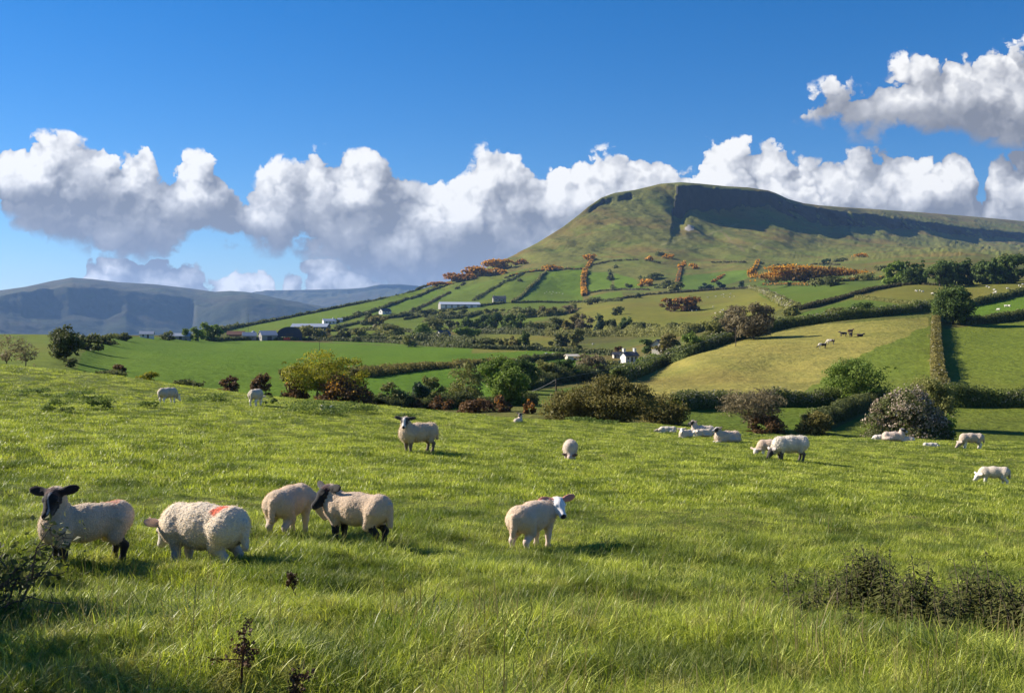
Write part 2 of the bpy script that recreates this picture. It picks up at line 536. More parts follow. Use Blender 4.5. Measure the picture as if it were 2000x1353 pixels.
def land_noise(P, Y):
    """hummocks, stronger on the hill; gullies and spurs running down the escarpment"""
    x, y = P[..., 0], P[..., 1]
    a = smoothstep(Y, 900, 1700)
    g = np.abs(fbm2((x + 0.35 * y) / 75, (y - 0.35 * x) / 420, 4, 27))                 # runnels down the flank
    return fbm2(x / 160, y / 160, 4, 3) * 8.0 * a + fbm2(x / 38, y / 38, 5, 9, 0.6) * (4.2 * a + 0.25) + (g - 0.25) * 9.0 * a


def surf(px, py):
    """the point of the valley sheet seen at a photograph pixel"""
    px, py = np.asarray(px, float), np.asarray(py, float)
    Y = np.exp(depth_fit(px, py))
    P = pt(px, py, Y)
    P[..., 2] += land_noise(P, Y)
    return P


GREEN, LUSH, OLIVE, GOLD, ROUGH, DARK = (0.080, 0.150, 0.012), (0.088, 0.155, 0.012), (0.150, 0.150, 0.028), (0.240, 0.214, 0.054), (0.100, 0.104, 0.028), (0.045, 0.055, 0.018)
LIME = (0.095, 0.170, 0.016)
FIELDS = [  # outline seen in the photograph, colour of the sward, how wild it is
    ([(440, 650), (560, 612), (700, 588), (830, 560), (1010, 527), (1140, 520), (1140, 600), (1000, 640), (700, 660), (440, 665)], (0.100, 0.135, 0.016), 0.35),
    ([(1060, 655), (1130, 585), (1280, 572), (1490, 562), (1530, 600), (1440, 650), (1330, 640)], OLIVE, 0.45),
    ([(1000, 690), (1070, 650), (1330, 640), (1330, 690), (1230, 700)], (0.085, 0.085, 0.028), 0.9),
    ([(-330, 745), (-330, 640), (150, 650), (225, 656), (160, 690), (150, 745)], (0.110, 0.145, 0.020), 0.6),
    ([(145, 745), (160, 690), (230, 656), (450, 662), (800, 676), (1000, 682), (1190, 691), (1150, 700), (1000, 707), (720, 735), (700, 800), (150, 800)], LUSH, 0.10),
    ([(145, 745), (200, 690), (250, 683), (420, 712), (560, 738), (720, 752), (700, 800), (150, 800)], (0.094, 0.158, 0.013), 0.10),
    ([(700, 737), (820, 722), (940, 712), (1150, 698), (1190, 712), (1000, 760), (900, 800), (700, 800)], (0.080, 0.150, 0.012), 0.12),
    ([(640, 668), (760, 656), (860, 664), (1000, 672), (1000, 681), (800, 675)], LIME, 0.2),
    ([(920, 690), (930, 660), (1000, 650), (1080, 660), (1110, 682)], OLIVE, 0.5),
    ([(960, 790), (1000, 770), (1100, 758), (1220, 745), (1250, 720), (1240, 780), (1100, 800)], (0.090, 0.125, 0.020), 0.3),
    ([(1228, 747), (1330, 702), (1450, 662), (1600, 634), (1812, 619), (1812, 640), (1830, 775), (1240, 780)], GOLD, 0.55),
    ([(1814, 634), (1740, 668), (1660, 705), (1600, 745), (1540, 780), (1840, 780)], (0.130, 0.165, 0.024), 0.35),
    ([(1840, 645), (1860, 640), (2000, 628), (2330, 610), (2330, 780), (1840, 780)], (0.128, 0.160, 0.022), 0.25),
    ([(1320, 850), (1340, 800), (1450, 790), (1650, 782), (1600, 830), (1500, 870), (1320, 870)], (0.090, 0.130, 0.016), 0.35),
    ([(1600, 850), (1740, 785), (2330, 785), (2330, 950), (1600, 950)], (0.108, 0.135, 0.020), 0.3),
    ([(1480, 575), (1500, 562), (1600, 558), (1760, 553), (1660, 583), (1560, 608), (1530, 600)], (0.085, 0.125, 0.018), 0.12),
    ([(1555, 615), (1660, 584), (1700, 586), (1830, 603), (1640, 625)], (0.085, 0.128, 0.020), 0.3),
    ([(1672, 581), (1770, 556), (1860, 553), (2330, 530), (2330, 550), (2000, 574), (1880, 600), (1830, 601), (1760, 594)], OLIVE, 0.22),
    ([(1880, 612), (1900, 598), (2000, 577), (2330, 540), (2330, 590), (2000, 612), (1890, 622)], LIME, 0.15),
    ([(1012, 589), (1050, 545), (1065, 530), (1136, 527), (1138, 590)], (0.094, 0.150, 0.014), 0.15),
    ([(1146, 572), (1146, 531), (1190, 533), (1196, 562)], (0.090, 0.142, 0.016), 0.2),
    ([(1200, 563), (1200, 535), (1235, 545), (1268, 563)], (0.094, 0.148, 0.016), 0.2),
    ([(1148, 590), (1150, 577), (1210, 567), (1222, 585)], (0.100, 0.145, 0.018), 0.2),
    ([(935, 588), (1000, 552), (1060, 531), (1020, 568), (1005, 590)], (0.103, 0.145, 0.018), 0.15),
    ([(870, 592), (900, 575), (990, 540), (1000, 548), (935, 586)], (0.098, 0.135, 0.018), 0.2),
    ([(800, 605), (830, 575), (900, 556), (985, 541), (890, 578)], (0.098, 0.140, 0.018), 0.25),
    ([(690, 628), (740, 606), (800, 582), (845, 566), (870, 562), (810, 596), (760, 622)], (0.090, 0.142, 0.014), 0.15),
    ([(440, 645), (560, 616), (700, 592), (830, 564), (800, 580), (735, 602), (660, 625), (560, 640), (440, 655)], (0.100, 0.150, 0.015), 0.1),
    ([(1310, 562), (1330, 540), (1400, 530), (1470, 525), (1470, 540), (1420, 555), (1360, 565)], (0.085, 0.135, 0.022), 0.35),
    ([(1336, 444), (1345, 437), (1357, 439), (1355, 448), (1343, 450)], (0.46, 0.42, 0.39), 0.4),
    ([(1290, 474), (1350, 462), (1400, 452), (1446, 433), (1450, 435), (1402, 455), (1350, 465), (1290, 477)], (0.20, 0.19, 0.07), 0.3),
    ([(1468, 483), (1500, 469), (1502, 471), (1470, 486)], (0.19, 0.18, 0.07), 0.3),
    ([(1405, 450), (1455, 490), (1452, 491), (1402, 452)], (0.17, 0.14, 0.06), 0.3),
    ([(1500, 530), (1560, 520), (1690, 520), (1690, 530), (1620, 535)], (0.125, 0.125, 0.035), 0.5),
    ([(1470, 562), (1490, 543), (1700, 538), (1780, 548), (1700, 556)], (0.085, 0.125, 0.022), 0.4),
]


CLIFF = np.array([  # bearing, cliff top, cliff foot, depth of the face, length of the steep scree below it
    (1318, 362, 422, 1965, 2), (1335, 362, 420, 1985, 2), (1350, 362, 408, 2010, 3), (1400, 366, 402, 2090, 4), (1450, 370, 399, 2165, 4), (1500, 376, 401, 2240, 5),
    (1540, 393, 411, 2320, 14), (1570, 401, 416, 2370, 18), (1620, 408, 421, 2450, 18), (1700, 417, 429, 2580, 14), (1750, 425, 435, 2680, 10), (1800, 432, 441, 2780, 8),
    (1900, 445, 454, 2960, 5), (2000, 455, 463, 3150, 3), (2320, 474, 481, 3600, 2)], float)


def carve_cliffs(px, py, Y, sk):
    """the basalt wall under the flat top and the steep scree at its foot"""
    col = lambda k: np.interp(px, CLIFF[:, 0], CLIFF[:, k])
    jag = fbm2(px / 9, py * 0 + 3, 3, 61)
    ct, cb, Yc, tl = col(1) + 1.5 * jag, col(2) + 5 * fbm2(px / 16, py * 0 + 7, 3, 63), col(3) * (1 + 0.006 * jag + 0.017 * smoothstep(px, 1460, 1560) * fbm2(px / 36, py * 0 + 11, 2, 75)), col(4)
    tl = tl * (1.0 + 0.40 * fbm2(px / 44 + (py - 440) / 60, py / 400, 3, 67))
    wall = Yc - (py - ct) * Yc / F * 0.22
    scree = Yc - (cb - ct) * Yc / F * 0.22 - (py - cb) * Yc / F * 1.22
    end = Yc - (cb - ct) * Yc / F * 0.22 - tl * Yc / F * 1.22
    base = np.exp(depth_fit(px, cb + tl))
    below = Y + (end - base) * np.exp(-np.maximum(py - cb - tl, 0) / 20.0)
    fade = smoothstep(py - cb - tl, 75, 30)
    below = Y + (below - Y) * fade
    end = np.where(py - cb - tl < 45, end, 1e9)
    R = np.where(py < ct, Y, np.where(py < cb, wall, np.where(py < cb + tl, scree, np.minimum(below, end))))
    R = np.where(py < ct, np.maximum(Y, Yc), R)
    on = (px >= 1319 + 7 * fbm2(py / 13, px * 0 + 2, 3, 71) - 0.10 * (py - 390))
    Y = np.where(on, R, Y)
    # crags at the left shoulder
    w = smoothstep(px, 1140, 1165) * smoothstep(px, 1275, 1235) * np.clip(0.6 + 1.2 * fbm2(px / 14, py * 0 + 1, 2, 69), 0, 1)
    c0, c1 = sk[None] + 4 + 4 * fbm2(px / 10, py * 0 + 5, 2, 73), sk[None] + 13 + 6 * fbm2(px / 12, py * 0 + 9, 2, 74)
    Yt = np.exp(depth_fit(px, c0 + 0 * py))
    Y = np.where((py > c0) & (py < c1), Y * (1 - w) + w * (Yt - (py - c0) * 0.3), Y)
    return Y


def build_valley():
    cols = np.arange(-320, 2321, 2.6)
    nr = 400
    sk = sky_py(cols)
    t = np.linspace(0, 1, nr)[:, None]
    py = 930 + (sk[None] - 930) * t
    px = np.broadcast_to(cols[None], py.shape)
    Y = np.exp(depth_fit(px, py))
    Y = np.maximum.accumulate(Y, axis=0)                                  # land only ever recedes
    Y = carve_cliffs(px, py, Y, sk)
    Y = np.maximum.accumulate(Y, axis=0)
    # buttresses slanting down to the right from the cliff, with hollows between
    q = px - 1.5 * (py - 430)
    spur = np.sin(q / 15.0 + 1.6 * fbm2(q / 90, py * 0, 2, 51)) * 0.6 + fbm2(q / 17, py / 70, 4, 52) * 1.1
    ct_ = np.interp(px, CLIFF[:, 0], CLIFF[:, 1])
    w = smoothstep(px, 1470, 1580) * smoothstep(py, ct_ - 1, ct_ + 16) * smoothstep(py, ct_ + 80, ct_ + 35)
    Y = Y * (1 + 0.014 * w * spur)
    P = pt(px, py, Y)
    P[..., 2] += land_noise(P, Y) * smoothstep(t, 1.0, 0.985)[..., :]
    # the far side of the skyline, falling away
    back = []
    for k, (d, z) in enumerate(((12, 0.3), (60, -2), (200, -14), (600, -70), (1400, -190))):
        s = np.clip(Y[-1] / 1500, 0.25, 1.6)
        q = P[-1] + np.stack([P[-1, :, 0] / Y[-1] * d * s, d * s, z * s], -1)
        back.append(q)
    V = np.concatenate([P.reshape(-1, 3), np.array(back).reshape(-1, 3)])
    ROWS = nr + len(back)
    # colours
    jx = px + fbm2(px / 14, py / 8, 3, 5) * 1.6
    jy = py + fbm2(px / 14, py / 8, 3, 6) * 0.9
    hill = smoothstep(Y, 1000, 1500)[..., None]
    col = np.array(ROUGH) * (1 - hill) + np.array((0.140, 0.142, 0.036)) * hill
    top = smoothstep(py, sk[None] + 12, sk[None] + 3) * smoothstep(px, 1400, 1550)
    col = col * (1 - top[..., None]) + np.array((0.180, 0.150, 0.055)) * top[..., None]
    wild = np.ones(px.shape)
    tinge = 1 + 0.10 * fbm2(px / 60, py / 12, 4, 83)[..., None] * np.array([1.6, 0.9, 1.0])
    sx, sy = jx + 26 * fbm2(px / 26, py / 9, 5, 81), jy + 9 * fbm2(px / 26, py / 9, 5, 82)
    for poly, c, wl in FIELDS:
        soft = poly[0] == (1814, 634)
        i = inside(poly, sx, sy) if soft else inside(poly, jx, jy)
        col[i] = np.array(c) * tinge[i]
        wild[i] = wl
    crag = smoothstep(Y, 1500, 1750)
    fill = lambda a: np.concatenate([a.reshape(nr * len(cols), -1), np.tile(a.reshape(nr, len(cols), -1)[-1], (len(back), 1))])
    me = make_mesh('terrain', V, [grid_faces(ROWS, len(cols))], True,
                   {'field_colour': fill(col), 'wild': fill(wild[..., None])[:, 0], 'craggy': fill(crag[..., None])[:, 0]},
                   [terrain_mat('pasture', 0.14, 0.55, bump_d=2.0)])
    o = obj('terrain', me)
    tag(o, 'green patchwork valley fields rising to a flat topped hill with dark cliffs', 'land', kind='structure')
    return o


# ------------------------------------------------------------------ mountains across the glen
def build_range(name, label, sky, rows, px0, px1, seed, amp, spur_amp, colour, foot_py):
    """rows: list of (fraction of the way up, depth) curves as functions of bearing"""
    cols = np.arange(px0, px1 + 1, 3.0)
    sk = np.interp(cols, [p[0] for p in sky], [p[1] for p in sky])
    nr = 150
    t = np.linspace(0, 1, nr)[:, None]
    py = foot_py + (sk[None] - foot_py) * t
    px = np.broadcast_to(cols[None], py.shape)
    Y = rows(px, t)
    P = pt(px, py, Y)
    k = smoothstep(t, 1.0, 0.94) * smoothstep(t, 0.0, 0.1)
    P[..., 2] += fbm2(P[..., 0] / 420, P[..., 1] / 420, 5, seed, 0.55) * amp * k
    P[..., 1] += (1 - np.abs(fbm2(P[..., 0] / 210, P[..., 2] / 900, 4, seed + 4))) * spur_amp * k
    back = [P[-1] + np.stack([P[-1, :, 0] * d / 6000, np.full(len(cols), float(d)), np.full(len(cols), float(z))], -1) for d, z in ((150, 2), (600, -20), (2500, -300))]
    V = np.concatenate([P.reshape(-1, 3), np.array(back).reshape(-1, 3)])
    ROWS = nr + 3
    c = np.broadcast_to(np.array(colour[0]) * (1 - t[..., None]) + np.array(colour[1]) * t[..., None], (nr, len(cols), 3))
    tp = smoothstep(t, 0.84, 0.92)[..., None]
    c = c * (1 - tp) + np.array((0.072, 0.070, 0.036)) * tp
    c = np.concatenate([c.reshape(-1, 3), np.tile(c[-1], (3, 1))])
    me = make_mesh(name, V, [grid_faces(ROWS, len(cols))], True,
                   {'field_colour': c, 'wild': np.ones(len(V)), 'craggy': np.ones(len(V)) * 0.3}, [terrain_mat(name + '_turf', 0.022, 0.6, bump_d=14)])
    return tag(obj(name, me), label, 'mountain', kind='structure')


def left_depth(px, t):
    """a scarp that recedes to the right, so that the low sun leaves it in shade, then turns back into the light"""
    edge = np.interp(px, [-600, -100, 0, 120, 220, 250, 300, 372, 380, 420, 480, 560, 700, 900], [4300, 4900, 5080, 5350, 5560, 5600, 5750, 5950, 5950, 5760, 5650, 5800, 6200, 6600])
    edge = edge + 45 * fbm2(px / 45, px * 0, 4, 91)
    s0 = np.interp(px, [-600, 0, 60, 140, 200, 245, 300, 372, 382, 440, 600, 900], [0.60, 0.52, 0.45, 0.40, 0.36, 0.62, 0.50, 0.42, 0.75, 0.75, 0.8, 0.8])
    s1 = np.interp(px, [-600, 0, 140, 250, 372, 382, 900], [0.92, 0.90, 0.90, 0.88, 0.86, 0.85, 0.88])
    tt = np.broadcast_to(t, px.shape)
    low = edge - 900 + 700 * (tt / s0) ** 0.8
    mid = edge - 200 + 200 * (tt - s0) / (s1 - s0)
    top = edge + 950 * (tt - s1) / (1 - s1)
    return np.where(tt < s0, low, np.where(tt < s1, mid, top))


def build_mountains():
    build_range('mountain', 'long dark blue mountain with a shadowed scarp and pale flat crest',
                [(-700, 600), (-300, 590), (-100, 578), (0, 567), (50, 560), (100, 549), (140, 542), (180, 545), (230, 551), (300, 555), (370, 563), (420, 570), (450, 568), (480, 570),
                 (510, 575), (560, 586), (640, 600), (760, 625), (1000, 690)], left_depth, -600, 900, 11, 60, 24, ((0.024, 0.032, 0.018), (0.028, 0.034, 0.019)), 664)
    build_range('mountain', 'distant hazy ridge behind the farm slope, last before the clouds',
                [(100, 620), (300, 600), (430, 585), (500, 570), (540, 567), (600, 566), (680, 564), (710, 562), (740, 556), (780, 555), (815, 558), (850, 570), (1000, 580), (1300, 600)],
                lambda px, t: 7600 + 2000 * t + 500 * np.sin(px / 60) * t * (1 - t) + 0 * px, 200, 1250, 23, 70, 80, ((0.060, 0.066, 0.03), (0.085, 0.08, 0.035)), 668)
    n = 40
    g = np.linspace(-1, 1, n)
    X, Yg = np.meshgrid(g * 14000, 5000 + g * 8000)
    me = make_mesh('valley_floor', np.stack([X.ravel(), Yg.ravel(), np.full(n * n, -62.0)], -1), [grid_faces(n, n)], True,
                   {'field_colour': np.tile((0.06, 0.08, 0.02), (n * n, 1)), 'wild': np.ones(n * n), 'craggy': np.zeros(n * n)}, [bpy.data.materials['pasture']])
    tag(obj('valley_floor', me), 'low green floor of the glen below the hills', 'land', kind='structure')


def build_haze():
    x, y0, y1, z0, z1 = 9500, -300, 12500, -63.0, 640
    v = np.array([(sx * x, yy, zz) for zz in (z0, z1) for yy in (y0, y1) for sx in (-1, 1)], float)
    f = np.array([(0, 2, 3, 1), (4, 5, 7, 6), (0, 1, 5, 4), (2, 6, 7, 3), (0, 4, 6, 2), (1, 3, 7, 5)])
    m, b, out = new_mat('haze_air')
    vol = b.n('ShaderNodeVolumePrincipled')
    vol.inputs['Color'].default_value = (0.30, 0.53, 1.0, 1)
    vol.inputs['Density'].default_value = HAZE
    vol.inputs['Anisotropy'].default_value = 0.2
    b.put(out.inputs['Volume'], vol.outputs[0])
    tag(obj('haze', make_mesh('haze', v, [f], False, mats=[m])), 'thin blue haze filling the air over the glen', 'haze', kind='stuff')


HAZE = 4.6e-5
build_valley()
build_mountains()
build_haze()

# ------------------------------------------------------------------ the sheep field we stand in
NEAR = [  # (px, py, depth): feet of the sheep and the crest of the field
    (170, 1092, 9.6), (395, 1102, 9.8), (580, 1040, 12.2), (690, 1055, 11.8), (1045, 1062, 12.5), (815, 882, 28), (1113, 897, 30), (1540, 899, 32),
    (1940, 944, 33), (1897, 875, 46), (1415, 862, 47), (1320, 850, 50), (1745, 858, 51), (325, 785, 52), (500, 790, 49), (1012, 821, 57),
    (0, 738, 74), (100, 738, 74), (220, 742, 72), (330, 752, 70), (440, 765, 68), (560, 778, 66), (700, 790, 64), (850, 804, 62), (950, 812, 61), (1100, 822, 60),
    (1250, 827, 59), (1400, 842, 57), (1500, 852, 57), (1600, 858, 57), (1700, 861, 57), (1850, 868, 57), (2000, 872, 58), (2300, 885, 60), (-300, 738, 74),
    (50, 860, 24), (1900, 1100, 12.5), (1700, 1180, 9.3), (1500, 1000, 16.5), (600, 900, 24), (200, 850, 29), (100, 950, 16.5),
]
_near = [pt(a, b, c) for a, b, c in NEAR]
_near += [np.array(q) for q in [(0, 0, 0), (-3, -6, 0.25), (4, -6, 0.1), (-12, -4, 0.6), (12, -6, -0.2), (1.5, 4, -0.17), (-2.4, 4.4, -0.05), (3.0, 5.0, -0.28),
          (-70, 92, -9), (-40, 92, -10), (0, 90, -12), (40, 84, -14), (75, 84, -15), (-70, 110, -17), (0, 110, -20), (75, 110, -21), (-30, 20, 0.6), (30, 20, -2.4), (-60, 60, -0.6), (60, 50, -5.2)]]
_near = np.array(_near)
field_fit = TPS(_near[:, :2], _near[:, 2], scale=(0.05, 0.05), lam=2e-4)


def field_z(x, y):
    """height of the sheep field"""
    x, y = np.asarray(x, float), np.asarray(y, float)
    z = field_fit(x, y)
    rough = smoothstep(y, 13, 7) * smoothstep(x, 3.0, -1.5)
    z = z + fbm2(x / 1.9, y / 1.9, 3, 41) * (0.11 + 0.16 * rough) + fbm2(x / 0.6, y / 0.6, 2, 44) * (0.075 + 0.06 * rough)
    return z


def field_at(px, py, y0=2.0, y1=75.0):
    """where the line of sight through a photograph pixel first meets the field"""
    r = ray(px, py)
    t = np.exp(np.linspace(math.log(y0), math.log(y1), 900))
    P = EYE + r[None] * t[:, None]
    d = P[:, 2] - field_fit(P[:, 0], P[:, 1])
    k = np.argmax(d < 0) if (d < 0).any() else int(np.argmin(d))
    y = t[k]
    x = P[k, 0]
    return np.array([x, y, float(field_z(x, y))])


def grass_colour(b, pos, base, tip, dry, tone):
    patch = b.noise(pos, 0.9, 6, 0.65)
    fine = b.noise(pos, 2.6, 3, 0.6)
    c = b.mix(tone, base, tip)
    c = b.mix(b.m('MULTIPLY', b.step(fine, 0.52, 0.70), 0.45), c, dry)
    return b.mix(b.m('MULTIPLY', b.step(patch, 0.46, 0.60), 0.72), c, (0.085, 0.130, 0.017))


def ground_mat():
    m, b, out = new_mat('turf')
    pos = b.n('ShaderNodeNewGeometry').outputs['Position']
    n = b.noise(pos, 9.0, 6, 0.7)
    n2 = b.noise(pos, 42.0, 4, 0.7)
    c = grass_colour(b, pos, (0.070, 0.095, 0.016), (0.200, 0.230, 0.040), (0.20, 0.16, 0.07), b.m('ADD', b.m('MULTIPLY', n, 0.7), b.m('MULTIPLY', n2, 0.4)))
    p = pr(b, c, 0.9, 0.1)
    b.put(p.inputs['Normal'], bump(b, b.m('ADD', n, b.m('MULTIPLY', n2, 0.6)), 0.9, 0.12))
    b.put(out.inputs['Surface'], p.outputs[0])
    return m


def blade_mat(name, base, tip, dry, translucent=0.35, gloss=0.32):
    m, b, out = new_mat(name)
    pos = b.n('ShaderNodeNewGeometry').outputs['Position']
    tone = attr(b, 'tone', 'Fac')
    rnd = b.n('ShaderNodeObjectInfo').outputs['Random']
    t = b.m('ADD', b.m('MULTIPLY', tone, 0.80), b.m('MULTIPLY', b.m('SUBTRACT', rnd, 0.45), 1.1), clamp=True)
    c = grass_colour(b, pos, base, tip, dry, t)
    p = pr(b, c, 0.45, gloss)
    tr = b.n('ShaderNodeBsdfTranslucent')
    b.put(tr.inputs[0], b.mix(1.0, c, (1.05, 1.1, 0.55), 'MULTIPLY'))
    mx = b.n('ShaderNodeMixShader')
    mx.inputs[0].default_value = translucent
    b.put(mx.inputs[1], p.outputs[0])
    b.put(mx.inputs[2], tr.outputs[0])
    b.put(out.inputs['Surface'], mx.outputs[0])
    return m


def build_ground():
    ys = np.concatenate([np.linspace(-7, 2, 30)[:-1], np.exp(np.linspace(math.log(2), math.log(112), 420))])
    us = np.linspace(-1, 1, 420)
    Yg = np.broadcast_to(ys[:, None], (len(ys), len(us)))
    X = us[None] * (9 + 0.75 * np.maximum(Yg, 0))
    Z = field_z(X, Yg)
    me = make_mesh('ground', np.stack([X, Yg, Z], -1).reshape(-1, 3), [grid_faces(len(ys), len(us))], True, mats=[ground_mat()])
    tag(obj('ground', me), 'grazed pasture sloping away to its crest', 'ground', kind='structure')


def blades(n, radius, h0, h1, width, lean, seed, segs=3):
    """a tuft: tapered, bent blades of grass; returns vertices, triangles and quads, tone per vertex"""
    r = np.random.default_rng(seed)
    a = r.uniform(0, 2 * np.pi, n)
    rad = radius * np.sqrt(r.uniform(0, 1, n))
    base = np.stack([rad * np.cos(a), rad * np.sin(a), np.full(n, -0.03)], -1)
    h = r.uniform(h0, h1, n) * r.uniform(0.6, 1.0, n)
    d = r.uniform(0, 2 * np.pi, n)
    out = np.stack([np.cos(d), np.sin(d), np.zeros(n)], -1)
    side = np.stack([-np.sin(d + r.normal(0, 0.7, n)), np.cos(d + r.normal(0, 0.7, n)), np.zeros(n)], -1)
    ln = r.uniform(0.15, 1.0, n) * lean
    w = width * r.uniform(0.6, 1.3, n)
    V, tone = [], []
    for k in range(segs + 1):
        t = k / segs
        c = base + np.array([0, 0, 1.0]) * (h * (t - 0.28 * ln * t * t))[:, None] + out * (h * ln * t ** 1.9)[:, None]
        if k < segs:
            ww = (w * (1 - 0.55 * t))[:, None]
            V += [c - side * ww / 2, c + side * ww / 2]
        else:
            V.append(c)
    m = len(V)
    V = np.stack(V, 1).reshape(-1, 3)
    o = (np.arange(n) * m)[:, None]
    quads = np.concatenate([o + np.array([[2 * k, 2 * k + 1, 2 * k + 3, 2 * k + 2]]) for k in range(segs - 1)])
    tris = o + np.array([[m - 3, m - 2, m - 1]])
    tone = np.repeat(np.clip(r.normal(0.5, 0.25, n), 0, 1), m)
    return V, [quads, tris], tone


def scatter(name, label, pts, scale, rotz, which, protos, tilt=None, cat='grass'):
    """one object of stuff: every tuft an instance of one of a few tuft meshes"""
    pc = bpy.data.collections.new(name + '_tufts')
    for k, me in enumerate(protos):
        pc.objects.link(bpy.data.objects.new('%s_tuft_%02d' % (name, k), me))
    me = bpy.data.meshes.new(name)
    me.vertices.add(len(pts))
    me.vertices.foreach_set('co', np.asarray(pts, np.float32).ravel())
    for an, ty, av in (('size', 'FLOAT', scale), ('turn', 'FLOAT', rotz), ('pick', 'INT', which)):
        at = me.attributes.new(an, ty, 'POINT')
        at.data.foreach_set('value', np.asarray(av, np.int32 if ty == 'INT' else np.float32))
    o = obj(name, me)
    ng = bpy.data.node_groups.new(name + '_scatter', 'GeometryNodeTree')
    ng.interface.new_socket('Geometry', in_out='INPUT', socket_type='NodeSocketGeometry')
    ng.interface.new_socket('Geometry', in_out='OUTPUT', socket_type='NodeSocketGeometry')
    N, L = ng.nodes, ng.links
    gi, go = N.new('NodeGroupInput'), N.new('NodeGroupOutput')
    ip, ci = N.new('GeometryNodeInstanceOnPoints'), N.new('GeometryNodeCollectionInfo')
    ci.inputs['Collection'].default_value = pc
    ci.inputs['Separate Children'].default_value = True
    ci.inputs['Reset Children'].default_value = True
    def na(n_, ty):
        nd = N.new('GeometryNodeInputNamedAttribute')
        nd.data_type = ty
        nd.inputs['Name'].default_value = n_
        return nd.outputs['Attribute']
    cx = N.new('ShaderNodeCombineXYZ')
    L.new(na('turn', 'FLOAT'), cx.inputs[2])
    L.new(gi.outputs[0], ip.inputs['Points'])
    L.new(ci.outputs[0], ip.inputs['Instance'])
    ip.inputs['Pick Instance'].default_value = True
    L.new(na('pick', 'INT'), ip.inputs['Instance Index'])
    L.new(cx.outputs[0], ip.inputs['Rotation'])
    L.new(na('size', 'FLOAT'), ip.inputs['Scale'])
    L.new(ip.outputs[0], go.inputs[0])
    md = o.modifiers.new('scatter', 'NODES')
    md.node_group = ng
    return tag(o, label, cat, kind='stuff')


def build_grass():
    green = blade_mat('grass_blade', (0.175, 0.225, 0.027), (0.680, 0.720, 0.130), (0.58, 0.49, 0.21), 0.38)
    straw = blade_mat('grass_straw', (0.22, 0.17, 0.075), (0.36, 0.29, 0.15), (0.30, 0.22, 0.10), 0.25, 0.2)
    dark = blade_mat('grass_tussock', (0.080, 0.125, 0.016), (0.260, 0.330, 0.050), (0.36, 0.30, 0.12), 0.40)
    protos = []
    def add(mat, *a, **k):
        V, fc, tone = blades(*a, **k)
        protos.append(make_mesh('grass_tuft', V, fc, True, {'tone': tone}, [mat]))
    for s in range(5):
        add(green, 36, 0.11, 0.07, 0.21, 0.0048, 0.85, s)                    # 0-4 long lush tufts
    for s in range(5):
        add(green, 46, 0.15, 0.04, 0.11, 0.0052, 1.1, 10 + s)               # 5-9 grazed turf
    for s in range(4):
        add(green, 90, 0.42, 0.05, 0.13, 0.016, 1.0, 20 + s, segs=2)         # 10-13 farther turf
    for s in range(2):
        add(straw, 5, 0.10, 0.22, 0.42, 0.0036, 0.45, 30 + s)                # 14-15 flowering stalks
    for s in range(2):
        add(straw, 14, 0.12, 0.06, 0.16, 0.0045, 1.3, 40 + s)                # 16-17 dead blades
    for s in range(3):
        add(dark, 80, 0.17, 0.10, 0.24, 0.0055, 1.25, 50 + s)               # 18-20 rank tussocks
    for s in range(3):
        add(green, 30, 0.12, 0.10, 0.24, 0.0060, 1.7, 60 + s, segs=4)        # 21-23 lodged, bent over grass
    P, S, R, W = [], [], [], []
    r = np.random.default_rng(3)
    def put(n, ya, yb, power, size, picks, keep=None):
        u = r.uniform(0, 1, n)
        e = 1 - power
        y = (ya ** e + u * (yb ** e - ya ** e)) ** (1 / e) if abs(e) > 1e-6 else ya * (yb / ya) ** u
        x = r.uniform(-0.60, 0.60, n) * y + r.normal(0, 0.5, n)
        s = size * r.uniform(0.7, 1.25, n)
        clump = fbm2(x / 1.5, y / 1.5, 3, 71)
        tall = smoothstep(fbm2(x / 0.8, y / 0.8, 2, 77), 0.1, 0.5)
        near = smoothstep(y, 11, 6)
        s = s * (1 + 0.5 * clump + 0.5 * near * tall)
        if keep is not None:
            k = r.uniform(0, 1, n) < keep(x, y, clump, tall, near)
            x, y, s = x[k], y[k], s[k]
        z = field_z(x, y)
        P.append(np.stack([x, y, z], -1)); S.append(s)
        R.append(r.uniform(0, 6.283, len(x))); W.append(r.choice(picks, len(x)))
    put(15000, 3, 62, 0.8, 1.0, [18, 19, 20], lambda x, y, c, t, n: smoothstep(fbm2(x / 0.8 + 40, y / 0.8, 3, 90), 0.08, 0.30))
    put(9000, 2.6, 14, 1.3, 1.0, [21, 22, 23])
    put(26000, 2.6, 14, 1.3, 0.72, [0, 1, 2, 3, 4], lambda x, y, c, t, n: np.clip(0.25 + 0.75 * n + 0.5 * t, 0, 1))
    put(46000, 5.0, 34, 1.5, 1.0, [5, 6, 7, 8, 9])
    put(9000, 12, 34, 0.9, 1.0, [0, 1, 2, 3, 4], lambda x, y, c, t, n: t * 0.8)
    put(34000, 17, 74, 0.6, 1.0, [10, 11, 12, 13])
    put(5000, 3, 16, 1.2, 1.0, [14, 15], lambda x, y, c, t, n: 0.10 + 0.25 * n * (c > 0.0))
    put(9000, 3, 30, 1.3, 1.0, [16, 17], lambda x, y, c, t, n: 0.25 + 0.5 * (c < -0.1))
    scatter('grass', 'long sunlit green grass with straw coloured stalks over the sheep field', np.concatenate(P), np.concatenate(S), np.concatenate(R), np.concatenate(W), protos)


build_ground()
build_grass()

